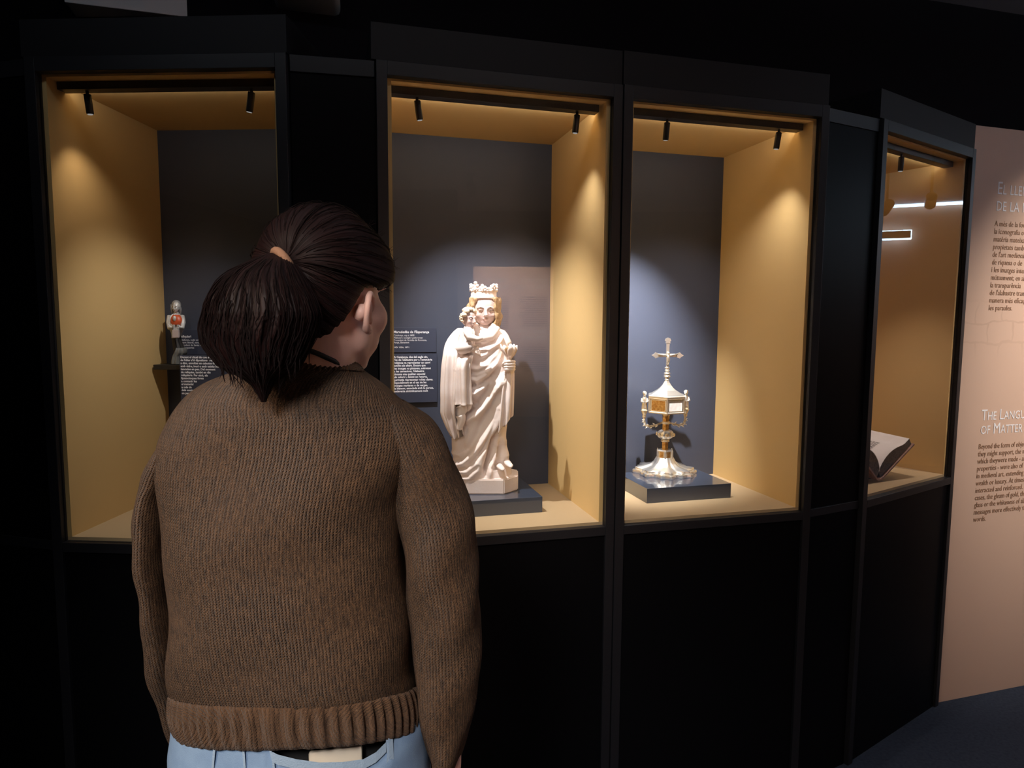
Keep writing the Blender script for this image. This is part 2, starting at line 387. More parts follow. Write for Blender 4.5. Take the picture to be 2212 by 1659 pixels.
def ring_uv(rings):
    """u: distance along each ring from the middle of the back, v: distance along the length"""
    R = np.asarray(rings); n, m = R.shape[:2]
    seg = np.linalg.norm(np.roll(R, -1, 1) - R, axis=2)
    u = np.concatenate([np.zeros((n, 1)), np.cumsum(seg, 1)[:, :-1]], 1); u = u - u[:, m // 2][:, None]
    arc = np.zeros(n); arc[1:] = np.cumsum(np.linalg.norm(np.diff(R.mean(1), axis=0), axis=1))
    return [(u[i, j], arc[i]) for i in range(n) for j in range(m)]

def noise1(n, seed, smooth=3, period=True):
    r = np.random.default_rng(seed).normal(size=n)
    k = np.exp(-0.5 * (np.arange(-4 * smooth, 4 * smooth + 1) / max(smooth, 0.3)) ** 2); k /= k.sum()
    r = np.convolve(np.concatenate([r[-len(k):], r, r[:len(k)]]), k, 'same')[len(k):-len(k)]
    return r / (r.std() + 1e-9)

def remesh(g, voxel, smooth_it=4, fac=0.5):
    me = g.mesh('tmp'); o = bpy.data.objects.new('tmp', me); C.objects.link(o)
    md = o.modifiers.new('r', 'REMESH'); md.mode = 'VOXEL'; md.voxel_size = voxel
    if smooth_it:
        ms = o.modifiers.new('s', 'SMOOTH'); ms.iterations = smooth_it; ms.factor = fac
    dg = bpy.context.evaluated_depsgraph_get(); dg.update()
    res = bpy.data.meshes.new_from_object(o.evaluated_get(dg))
    bpy.data.objects.remove(o); bpy.data.meshes.remove(me)
    return res
def mesh_to_g(me):
    g = G(); g.v = [tuple(v.co) for v in me.vertices]; g.f = [tuple(p.vertices) for p in me.polygons]; g.uv = [(0, 0)] * len(g.v)
    return g

def lettering(name, body, size, m, parent, loc, rot=(PI / 2, 0, 0), sx=1.0, spacing=1.0, bold=0.0, caps=None, align='LEFT', label=None):
    cu = bpy.data.curves.new(name, 'FONT'); cu.body = body; cu.size = size; cu.space_line = spacing; cu.align_x = align
    cu.offset = bold; cu.extrude = 0.0003; cu.resolution_u = 2; cu.small_caps_scale = 0.78
    if caps:
        for i, ch in enumerate(body):
            if ch.islower(): cu.body_format[i].use_small_caps = True
    o = bpy.data.objects.new(name, cu); C.objects.link(o)
    dg = bpy.context.evaluated_depsgraph_get(); dg.update()
    me = bpy.data.meshes.new_from_object(o.evaluated_get(dg)); bpy.data.objects.remove(o)
    me.name = name; me.materials.clear(); me.materials.append(m)
    t = bpy.data.objects.new(name, me); C.objects.link(t); t.parent = parent
    t.location = loc; t.rotation_euler = rot; t.scale = (sx, 1, 1)
    if label: t['label'] = label
    return t

# ------------------------------------------------------------------ plan of the showcase front
ZB, ZT, W_, D_ = 0.97, 2.195, 0.626, 0.505
P = {0: (-1.2204, 1.8066), 1: (-0.594, 1.7706), 2: (-0.3306, 1.8156), 3: (0.2748, 1.9746), 4: (0.3312, 1.9872), 5: (0.9336, 2.1522), 6: (1.2132, 2.2932), 7: (1.6896, 2.6184)}
P = {k: np.array(v) for k, v in P.items()}
def unit(a, b): d = P[b] - P[a]; return d / np.linalg.norm(d)
U = {0: unit(0, 1), 2: unit(2, 5), 4: unit(2, 5), 6: unit(6, 7)}
def nrm(u): return np.array([-u[1], u[0]])
ANG = {k: math.atan2(u[1], u[0]) for k, u in U.items()}
def in_case(k, x, y, z=0.0):
    p = P[k] + U[k] * x + nrm(U[k]) * y
    return (p[0], p[1], ZB + z)
STILE = 0.028

# ------------------------------------------------------------------ room shell
CEIL = 2.85
A0 = P[2] + nrm(U[2]) * 0.455
def wall_between(name, a, b, z0, z1, t, m):
    a = np.array(a, float); b = np.array(b, float); d = (b - a) / np.linalg.norm(b - a); n = np.array([-d[1], d[0]]) * t
    g = G(); g.prism([tuple(a), tuple(b), tuple(b + n), tuple(a + n)], z0, z1)
    return struct(name, g, m)
g = G(); g.box(-4.3, 7.3, -7.6, 5.6, -0.1, 0.0); struct('floor', g, M['floor'])
g = G(); g.box(-4.3, 7.3, -7.6, 5.6, CEIL, CEIL + 0.1); struct('ceiling', g, M['ceiling'])
wl = A0 - U[2] * 0.30
wall_between('wall_back', wl, A0 + U[2] * 7.9, 2.335, CEIL, 0.06, M['wall'])
wall_between('wall_back_left', (-4.2, wl[1] + 0.06), wl - np.array([0.0, 0.0]), 2.335, CEIL, 0.06, M['wall'])
wall_between('wall_rear', (-4.2, 3.2), (7.2, 5.5), 0, CEIL, 0.08, M['wall'])
wall_between('wall_left', (-4.2, -7.5), (-4.2, 3.2), 0, CEIL, 0.08, M['wall'])
fd = np.array([0.865, 0.502]); fp = np.array([2.615, -3.735])
wall_between('wall_front', fp + fd * 5.25, fp - fd * 7.8, 0, CEIL, 0.08, mat('grey_plaster', (0.10, 0.095, 0.11), 0.9, spec=0.1))
M['warm_plaster'] = mat('warm_plaster', (0.42, 0.27, 0.20), 0.9, spec=0.1, noise=(3, 0.5, (0.36, 0.23, 0.17)))
wall_between('wall_right', (7.15, 5.5), (7.15, -1.2), 0, CEIL, 0.08, M['warm_plaster'])
# dark partition behind the photographer (mirrored in the middle showcase)
g = G(); g.box(-1.9, 0, -0.06, 0.06, 0, 2.52)
o = struct('wall_partition', g, M['wall']); o.location = (1.235, -1.10, 0); o.rotation_euler = (0, 0, math.atan2(fd[1], fd[0]))

# ------------------------------------------------------------------ showcases
M['strip'] = emit('bar_fill_glow', (1.0, 0.90, 0.76), 2.0)  # glow of the strips added behind the light bars
STRIP_FILL_W = {0: 0.16, 2: 0.48, 4: 0.40, 6: 0.22}
def showcase(k, label):
    t = thing('display_case', label, 'display case', (P[k][0], P[k][1], 0), ANG[k], 'black showcases along the wall')
    th = 0.012
    def bx(name, m, *a, b=0.0, lab=None):
        g = G(); g.box(*a, b=b); return obj(name, g, m, t, label=lab)
    bx('side_panel', M['liner'], 0, th, 0, D_, ZB, ZT); bx('side_panel', M['liner'], W_ - th, W_, 0, D_, ZB, ZT)
    bx('top_panel', M['liner'], th, W_ - th, 0, D_, ZT - 0.006, ZT)
    bx('deck', M['deck'], 0, W_, 0, D_, ZB - 0.018, ZB)
    bx('back_panel', M['slate'] if k != 6 else M['liner'], th, W_ - th, D_ - 0.012, D_, ZB, ZT - 0.006)
    bx('stile', M['frame'], -STILE, 0, -0.024, 0.06, 0, ZT + 0.036, b=0.0012)
    bx('stile', M['frame'], W_, W_ + STILE, -0.024, 0.06, 0, ZT + 0.036, b=0.0012)
    bx('top_rail', M['frame'], 0, W_, -0.024, 0.0, ZT, ZT + 0.036, b=0.0012)
    bx('bottom_rail', M['frame'], 0, W_, -0.024, 0.0, ZB - 0.036, ZB - 0.009, b=0.0012)
    bx('plinth_panel', M['panel'], 0, W_, -0.014, 0.01, 0, ZB - 0.036)
    bx('header_panel', M['header'], -STILE - 0.012 if k != 4 else -STILE, W_ + STILE, -0.016, 0.42, ZT + 0.038, 2.325, b=0.001)
    bx('glass_pane', M['glass'], 0, W_, -0.012, -0.006, ZB - 0.009, ZT)
    bx('light_bar', M['fixture'], 0.014, W_ - 0.020, 0.034, 0.068, ZT - 0.026, ZT - 0.006, b=0.001)
    bx('light_strip', M['strip'], 0.02, W_ - 0.026, 0.0685, 0.0715, ZT - 0.022, ZT - 0.012)          # added glowing strip behind the bar, to lighten the case ceiling
    for fy, wt, tilt in ((0.076, STRIP_FILL_W[k], 128),):  # added fill lamp that goes with the strip
        l = bpy.data.lights.new('added_strip_lamp', 'AREA'); l.shape = 'RECTANGLE'; l.size = W_ - 0.06; l.size_y = 0.008; l.energy = wt; l.color = (1.0, 0.90, 0.76)
        lo = bpy.data.objects.new('added_strip_lamp', l); C.objects.link(lo); lo.parent = t; lo.location = (W_ / 2, fy, ZT - 0.018); lo.rotation_euler = (math.radians(tilt), 0, 0)
    return t
CASES = {0: showcase(0, 'black framed showcase with tan sides at far left, small saint figure inside'),
         2: showcase(2, 'black framed showcase with tan sides holding the crowned alabaster statue'),
         4: showcase(4, 'black framed showcase with tan sides holding the silver reliquary with cross'),
         6: showcase(6, 'narrow looking black showcase beside the salmon text board, open book inside')}

def filler(a, b, label):
    a = np.array(a); b = np.array(b); d = b - a; L = np.linalg.norm(d); an = math.atan2(d[1], d[0])
    t = thing('filler_panel', label, 'panel', (a[0], a[1], 0), an, 'black filler panels between the showcases')
    def bx(name, m, *q, bb=0.0):
        g = G(); g.box(*q, b=bb); obj(name, g, m, t)
    bx('upper_panel', M['panel'], 0.002, L - 0.002, 0.0, 0.02, ZB - 0.009, ZT - 0.005)
    bx('lower_panel', M['panel'], 0.002, L - 0.002, 0.0, 0.02, 0, ZB - 0.036)
    bx('rail', M['frame'], 0.002, L - 0.002, -0.004, 0.02, ZB - 0.036, ZB - 0.009, bb=0.001)
    bx('rail', M['frame'], 0.002, L - 0.002, -0.004, 0.02, ZT - 0.005, ZT + 0.036, bb=0.001)
s0 = STILE + 0.001
filler(P[1] + U[0] * s0 - nrm(U[0]) * 0.008, P[2] - U[2] * s0 - nrm(U[2]) * 0.008, 'black filler panel between the far left showcase and the statue showcase')
filler(P[5] + U[2] * s0 - nrm(U[2]) * 0.008, P[6] - U[6] * s0 - nrm(U[6]) * 0.008, 'black filler panel between the reliquary showcase and the book showcase')
filler((-2.1, 2.02), P[0] - U[0] * s0 - nrm(U[0]) * 0.008, 'black filler panel at the left edge of the showcase row')

# ------------------------------------------------------------------ spotlights in the showcases
def mini_spot(k, x, y, aim, watts, ang, label, blend=0.55, col=NEUTRAL):
    top = Vector(in_case(k, x, y, ZT - ZB - 0.026)); tgt = Vector(in_case(k, *aim))
    t = thing('spotlight', label, 'spotlight', top, 0, 'small black spotlights under the showcase light bars')
    d = (tgt - (top + Vector((0, 0, -0.02)))).normalized()
    # the housing hangs mostly downwards and leans towards its target
    h = (d * 0.55 + Vector((0, 0, -1)) * 0.75).normalized()
    g = G(); g.tube([(0, 0, 0), (0, 0, -0.010)], 0.004, 10); obj('stem', g, M['fixture'], t, True, sharp=0.6)
    a = np.array((0, 0, -0.008)); hv = np.array(h)
    g = G(); g.tube([a, a + hv * 0.002, a + hv * 0.048, a + hv * 0.050], [0.0080, 0.0092, 0.0092, 0.0080], 20); obj('housing', g, M['fixture'], t, True, sharp=0.6)
    g = G(); g.tube([a + hv * 0.0495, a + hv * 0.0515], 0.0066, 16); obj('lens', g, M['lens'], t)
    src = top + Vector(a) + h * 0.056
    o = spot_lamp('spotlight_lamp', src, tgt, watts, ang, blend, 0.007, col)
    o.parent = t; o.location = src - top
CRISP = (1.0, 0.97, 0.96)
mini_spot(0, 0.085, 0.051, (0.16, 0.26, 0.30), 2.2, 1.8, 'left of the two small black spotlights in the far left showcase', blend=1.0, col=WARM)
mini_spot(0, 0.532, 0.051, (0.06, 0.30, 0.34), 13, 1.15, 'right of the two small black spotlights in the far left showcase', blend=1.0, col=NEUTRAL)
mini_spot(2, 0.085, 0.051, (0.40, 0.30, 0.42), 52, 1.35, 'left small black spotlight above the statue, leaning right', blend=1.0, col=CRISP)
mini_spot(2, 0.545, 0.051, (0.40, 0.26, 0.36), 6.5, 1.75, 'right small black spotlight above the statue, leaning left', blend=1.0, col=CRISP)
mini_spot(4, 0.145, 0.051, (0.20, 0.49, 0.32), 150, 1.08, 'left small black spotlight above the silver reliquary, hanging straight', blend=1.0, col=CRISP)
mini_spot(4, 0.530, 0.051, (0.38, 0.28, 0.30), 9, 1.75, 'right small black spotlight above the silver reliquary, leaning left', blend=1.0, col=CRISP)
mini_spot(6, 0.245, 0.051, (0.34, 0.14, 0.03), 17, 1.2, 'only small black spotlight seen in the book showcase', blend=1.0, col=(1.0, 0.84, 0.76))

# ------------------------------------------------------------------ blocks, shelf and labels in the showcases
def slate_block(k, x0, x1, y0, y1, h, label):
    o = in_case(k, (x0 + x1) / 2, (y0 + y1) / 2)
    g = G(); g.box(-(x1 - x0) / 2, (x1 - x0) / 2, -(y1 - y0) / 2, (y1 - y0) / 2, 0, h, b=0.001)
    b = obj('display_block', g, M['slate_block'], None); b.location = o; b.rotation_euler = (0, 0, ANG[k])
    tag(b, label, 'plinth'); return b
slate_block(2, 0.150, 0.480, 0.137, 0.437, 0.050, 'flat slate blue block under the crowned alabaster statue')
slate_block(4, 0.163, 0.477, 0.157, 0.395, 0.050, 'flat slate blue block under the silver reliquary')

o = in_case(0, 0.091, 0.4465, 0.432)
g = G(); g.box(-0.072, 0.072, -0.045, 0.045, 0, 0.016, b=0.001)
sh = obj('wall_shelf', g, M['fixture'], None); sh.location = o; sh.rotation_euler = (0, 0, ANG[0])
tag(sh, 'small dark shelf on the back board under the saint figure', 'shelf')

def wall_label(k, x0, x1, z0, z1, label, blocks, y=0.483):
    t = thing('caption_board', label, 'label', in_case(k, x0, y, z0), ANG[k], 'dark caption boards with white lettering')
    g = G(); g.box(0, x1 - x0, 0, 0.0095, 0, z1 - z0, b=0.0006); obj('board', g, M['label'], t)
    for name, body, size, x, z, sp, bold in blocks:
        lettering(name, body, size, M['white_print'], t, (x, -0.0008, z), spacing=sp, bold=bold, sx=0.97)
wall_label(2, 0.045, 0.199, 0.489, 0.573, 'upper caption board left of the statue with bold white title',
    [('title', "Marededéu de l'Esperança", 0.0118, 0.008, 0.066, 1.0, 0.00025),
     ('caption', "Catalunya, cap a 1400\nAlabastre esculpit i policromat\nProcedent de l'ermita de Formons,\nPenya, Benavent\n\nMEV 1056, 1071", 0.0082, 0.008, 0.0555, 1.0, 0.0)])
wall_label(2, 0.045, 0.201, 0.315, 0.4845, 'lower caption board left of the statue with a long bold white text',
    [('paragraph', "A Catalunya, des del segle xiv,\nl'ús de l'alabastre per a l'estatuària\nreligiosa va representar un canvi\nestètic als altars. Encara que\nles imatges es pintaven, sobretot\na les carnacions, l'alabastre\ndonava una qualitat especial\nals colors i, deixat en reserva,\npermetia representar robes clares.\nEspecialment en el cas de les\nimatges marianes o de verges,\nla blancor, associada amb la puresa,\nesdevenia simbòlicament molt", 0.0098, 0.008, 0.155, 1.0, 0.00028)])
wall_label(0, 0.056, 0.235, 0.478, 0.562, 'upper caption board behind the saint figure with short white caption lines',
    [('title', 'Reliquiari', 0.0112, 0.010, 0.058, 1.0, 0.00025),
     ('caption', "Catalunya, segle xv\nArgent daurat, esmalts i vidre\nProcedent de Santa Coloma de\nles Gurgueries", 0.0088, 0.010, 0.047, 1.0, 0.0)])
wall_label(0, 0.118, 0.300, 0.312, 0.4815, 'lower caption board beneath the saint figure with a long white text',
    [('paragraph', "Durant el ritual de consagració\nde l'altar s'hi dipositaven relíquies\na dins, envoltes en caixetes fetes\namb vidre, ivori o amb teixits bons\ntancades en pau. Del moment\nde relíquies, també en diu\nreliquiaris. Per això, els\nlipsanoteques foren\na contenir les\nel material\na més de\ndels sants\nen pau", 0.0098, 0.004, 0.160, 1.0, 0.00028)], y=0.385)

# ------------------------------------------------------------------ salmon text board at the right
bd = np.array([0.9585, 0.2850]); bd /= np.linalg.norm(bd); BA = math.atan2(bd[1], bd[0])
tb = thing('text_board', 'tall salmon text board with white headings at the right edge', 'sign', (1.752, 2.655, 0), BA)
g = G(); g.box(0.0, 1.20, 0.0, 0.03, 0.0, 2.325, b=0.001); obj('board', g, M['board'], tb)
def on_board(px, py):
    n = np.array([-bd[1], bd[0], 0]); Q = np.array([1.752, 2.655, 0]) - np.array([0, 0, CAM_H])
    d = MROT.T @ np.array([(px - CX) / F_PX, 1.0, -(py - CY) / F_PX]); p = d * (n @ Q) / (n @ d) + np.array([0, 0, CAM_H])
    return (p[:2] - np.array([1.752, 2.655])) @ bd, p[2]
x0, z1 = on_board(2153, 419); x1, z2 = on_board(2150, 455)
for q, line in enumerate(('El llenguatge', 'de la matèria')):
    lettering('heading', line, (z1 - z2) * 1.08, M['white_print'], tb, (x0, -0.001, z1 - q * (z1 - z2)), caps=True, sx=0.82)
xa, za = on_board(2148, 488); xb, zb_ = on_board(2136, 670)
lettering('paragraph', "A més de la forma,\nla iconografia o la\nmatèria mateixa\npropietats també\nde l'art medieval\nde riquesa o de\ni les imatges interaccionaven\nmútuament; en altres\nla transparència\nde l'alabastre transmetien de\nmanera més eficaç que\nles paraules.", (za - zb_) / 11.0, M['brown_print'], tb, (xa, -0.001, za), spacing=1.0, sx=0.86)
xc, zc_ = on_board(2119, 908); xd, zd = on_board(2116, 938)
for q, line in enumerate(('The Language', 'of Matter')):
    lettering('heading', line, (zc_ - zd) * 1.12, M['white_print'], tb, (xc, -0.001, zc_ - q * (zc_ - zd)), caps=True, sx=0.82)
xe, ze = on_board(2113, 970); xf, zf = on_board(2103, 1127)
lettering('paragraph', "Beyond the form of objects and\nthey might support, the matter of\nwhich theywere made - and its\nproperties - were also of value\nin medieval art, extending\nwealth or luxury. At times\ninteracted and reinforced. In other\ncases, the gleam of gold, the\nglass or the whiteness of alabaster\nmessages more effectively than\nwords.", (ze - zf) / 10.0, M['brown_print'], tb, (xe, -0.001, ze), spacing=1.0, sx=0.82)

# ------------------------------------------------------------------ things under the ceiling
p0 = pt(139, 5, 2.09); p1 = pt(478, 45, 2.21)
a = p0[:2]; b = p1[:2]; d = b - a; L = np.linalg.norm(d)
g = G(); g.box(0, L, 0, 0.16, 0, CEIL - p1[2] - 0.002, b=0.002)
o = obj('ceiling_duct', g, mat('pale_duct', (0.62, 0.63, 0.68), 0.7, noise=(5, 0.4, (0.55, 0.56, 0.61)))); o.location = (a[0], a[1], p1[2]); o.rotation_euler = (0, 0, math.atan2(d[1], d[0]))
tag(o, 'plain grey boxed duct under the ceiling above the far left showcase', 'duct')
q0 = pt(592, 3, 2.16); q1 = pt(735, 27, 2.20); d = (q1 - q0)[:2]; L = np.linalg.norm(d)
pj = thing('projector', 'small dark projector with rounded corners hanging near the top edge', 'projector', (q0[0], q0[1], q1[2]), math.atan2(d[1], d[0]))
g = G(); g.box(0, L, -0.12, 0.12, 0, 0.085, b=0.018); obj('body', g, M['projector'], pj, True)
g = G(); g.tube([(L / 2, 0, 0.084), (L / 2, 0, CEIL - q1[2])], 0.012, 14); obj('mount_pole', g, M['fixture'], pj, True, sharp=0.7)
g = G(); g.tube([(0.05, -0.118, 0.042), (0.05, -0.135, 0.042)], [0.026, 0.024], 20); obj('lens', g, M['fixture'], pj, True, sharp=0.7)

def track_spot(loc, aim, label):
    t = thing('ceiling_spotlight', label, 'spotlight', (loc[0], loc[1], CEIL), 0, 'spotlights on the gallery ceiling')
    d = (Vector(aim) - Vector(loc)).normalized(); dv = np.array(d)
    z = loc[2] - CEIL
    g = G(); g.box(-0.03, 0.03, -0.03, 0.03, -0.02, 0, b=0.002); obj('adapter', g, M['fixture'], t)
    g = G(); g.tube([(0, 0, -0.018), (0, 0, z + 0.02)], 0.010, 12); obj('arm', g, M['fixture'], t, True, sharp=0.7)
    c = np.array([0, 0, z])
    g = G(); g.tube([c - dv * 0.07, c - dv * 0.066, c + dv * 0.070, c + dv * 0.075], [0.030, 0.036, 0.038, 0.034], 22); obj('housing', g, M['fixture'], t, True, sharp=0.7)
    g = G(); g.tube([c + dv * 0.0745, c + dv * 0.077], 0.028, 18); obj('lens', g, M['lens'], t)
CEIL_LABELS = ['gallery ceiling spotlight aimed at the salmon text board', 'gallery ceiling spotlight aimed at the back of the visitor', 'gallery ceiling spotlight aimed at the visitor from the left', 'gallery ceiling spotlight aimed at the text board behind the photographer']
for (loc, aim, *_), lab in zip(CEILING_SPOTS, CEIL_LABELS): track_spot(loc, aim, lab)
for loc, aim, lab in (((4.50, 3.00, 2.47), (6.9, 3.3, 1.7), 'pale ceiling spotlight mirrored right in the book showcase glass'), ((4.40, 2.70, 2.42), (6.9, 2.3, 1.7), 'pale ceiling spotlight mirrored left in the book showcase glass')):
    track_spot(loc, aim, lab)
    spot_lamp('ceiling_lamp', (Vector(loc) + (Vector(aim) - Vector(loc)).normalized() * 0.10), aim, 110, 1.9, 1.0, 0.03, WARM)
t = thing('added_light', 'added slim black hanging uplight brightening the ceiling in front of the salmon text board', 'lamp', (2.3, 1.75, 2.62), 0.27)  # invented fixture to carry the added uplight
g = G(); g.box(-0.53, 0.53, -0.035, 0.035, 0, 0.04, b=0.002); obj('housing', g, M['fixture'], t)
for sx in (-1, 1):
    g = G(); g.tube([(sx * 0.45, 0, 0.038), (sx * 0.45, 0, CEIL - 2.62)], 0.003, 8); obj('hanger', g, M['fixture'], t)
t = thing('added_light', 'added slim black fill light on the gallery ceiling in front of the showcases', 'lamp', (-0.3, 1.1, CEIL), 0.1)  # invented fixture around the added fill light
g = G(); g.box(-1.25, 1.25, -0.04, 0.04, -0.045, 0, b=0.002); obj('housing', g, M['fixture'], t)
g = G(); g.box(-1.2, 1.2, -0.03, 0.03, -0.0475, -0.0455); obj('diffuser', g, emit('fill_diffuser', (0.82, 0.9, 1.0), 2.0), t)
# linear light on the right wall, and the cove strip where that wall meets the ceiling
t = thing('wall_light', 'long box wall light with glowing blue white edges mirrored in the book showcase', 'lamp', (7.14, 2.3, 2.47))
g = G(); g.box(-0.08, 0.0, -0.6, 0.98, 0.012, 0.088, b=0.002); obj('housing', g, M['fixture'], t)
g = G(); g.box(-0.075, 0.0, -0.6, 0.99, 0.0885, 0.098); obj('light_strip', g, M['led'], t)
g = G(); g.box(-0.075, 0.0, -0.6, 0.99, 0.0, 0.0115); obj('light_strip', g, M['led'], t)
g = G(); g.box(-0.075, 0.0, 0.9805, 0.99, 0.0118, 0.0882); obj('light_strip', g, M['led'], t)
g = G(); g.box(7.10, 7.145, -0.5, 4.2, CEIL - 0.03, CEIL - 0.005)
tag(obj('cove_light', g, M['led']), 'thin blue white strip light along the ceiling edge of the right wall', 'lamp')

# text board behind the photographer, mirrored in the statue showcase
pa, pb = np.array([2.655, -3.68]), np.array([3.475, -3.20])
d = pb - pa; L = np.linalg.norm(d); d /= L
mb = thing('text_board', 'salmon text board on the wall behind, seen mirrored beside the statue', 'sign', (pb[0], pb[1], 0), math.atan2(-d[1], -d[0]))
g = G(); g.box(0, L, 0.0, 0.03, 0.42, 2.20, b=0.001); obj('board', g, mat('salmon_board_plain', (0.66, 0.45, 0.36), 0.6, spec=0.25), mb)
for q, line in enumerate(('Instruments', 'transculturals')):
    lettering('heading', line, 0.075, M['white_print'], mb, (0.07, -0.001, 2.02 - 0.075 * q), caps=True, sx=0.8)
for q, line in enumerate(('Instrumentos', 'transculturales')):
    lettering('heading', line, 0.075, M['white_print'], mb, (0.53, -0.001, 2.02 - 0.075 * q), caps=True, sx=0.8)
for q, line in enumerate(('Transcultural', 'instruments')):
    lettering('heading', line, 0.075, M['white_print'], mb, (0.07, -0.001, 1.42 - 0.075 * q), caps=True, sx=0.8)
g = G()
for bx0, zt0, nl in ((0.07, 1.84, 14), (0.53, 1.84, 15), (0.07, 1.25, 12)):
    for i in range(nl):
        g.box(bx0, bx0 + rng.uniform(0.26, 0.34), -0.0012, -0.0002, zt0 - i * 0.026, zt0 - i * 0.026 + 0.011)
o = obj('printed_lines', g, M['brown_print'], mb); o['kind'] = 'stuff'
# ------------------------------------------------------------------ alabaster statue of a crowned woman with a child
SY = 2.19
sb = np.array(in_case(2, 0.335, 0.295, 0.0505))
def zs(x, y, Y=SY):                       # detail-view units -> point relative to the statue's base
    return pt(800 + x / 2.676, 560 + y / 2.676, Y) - sb
def zc(x, y):                             # closer view of the upper half
    return (x / 6.91 + 140) * 2.676, (y / 6.91 + 40) * 2.676
def zl(x, y):                             # closer view of the lower half
    return (x / 5.352 + 130) * 2.676, (y / 5.352 + 260) * 2.676
st = thing('statue', 'tall pale alabaster statue of a crowned woman holding a child and a flower', 'statue', sb, 0)
def sslab(rows, nrow, m, power=2.3, start=0.0):
    rows = [(560 + r[0] / 2.676, 800 + r[1] / 2.676, 800 + r[2] / 2.676, r[3], r[4]) for r in rows]
    R, info = slab(rows, nrow, m, power, start)
    return R - sb
def folds(R, ridges, only_front=True, ycut=0.35):
    """push the front of a lofted surface in and out along drawn fold lines (point list, height, width)"""
    n, m = R.shape[:2]
    V = R.reshape(-1, 3).copy()
    c = R.mean(1)
    cen = np.repeat(c, m, 0)
    nv = V - cen; nv[:, 2] = 0
    ln = np.linalg.norm(nv, axis=1) + 1e-9
    nv /= ln[:, None]
    front = np.clip((-nv[:, 1] + 0.15) / ycut, 0, 1)
    disp = np.zeros(len(V))
    for pts, amp, wid in ridges:
        L = np.array([zs(*p)[[0, 2]] for p in pts])
        best = np.full(len(V), 9.0); tt = np.zeros(len(V))
        for i in range(len(L) - 1):
            a, b = L[i], L[i + 1]; d = b - a
            t = np.clip(((V[:, [0, 2]] - a) @ d) / (d @ d), 0, 1)
            dist = np.linalg.norm(V[:, [0, 2]] - a - t[:, None] * d, axis=1)
            k = dist < best; best = np.where(k, dist, best); tt = np.where(k, (i + t) / (len(L) - 1), tt)
        fade = np.clip(np.minimum(tt + 0.15, 1.15 - tt) / 0.3, 0, 1)
        disp += 1.45 * amp * np.exp(-(best / wid) ** 2) * fade
    V += nv * (disp * front)[:, None]
    return V.reshape(R.shape)
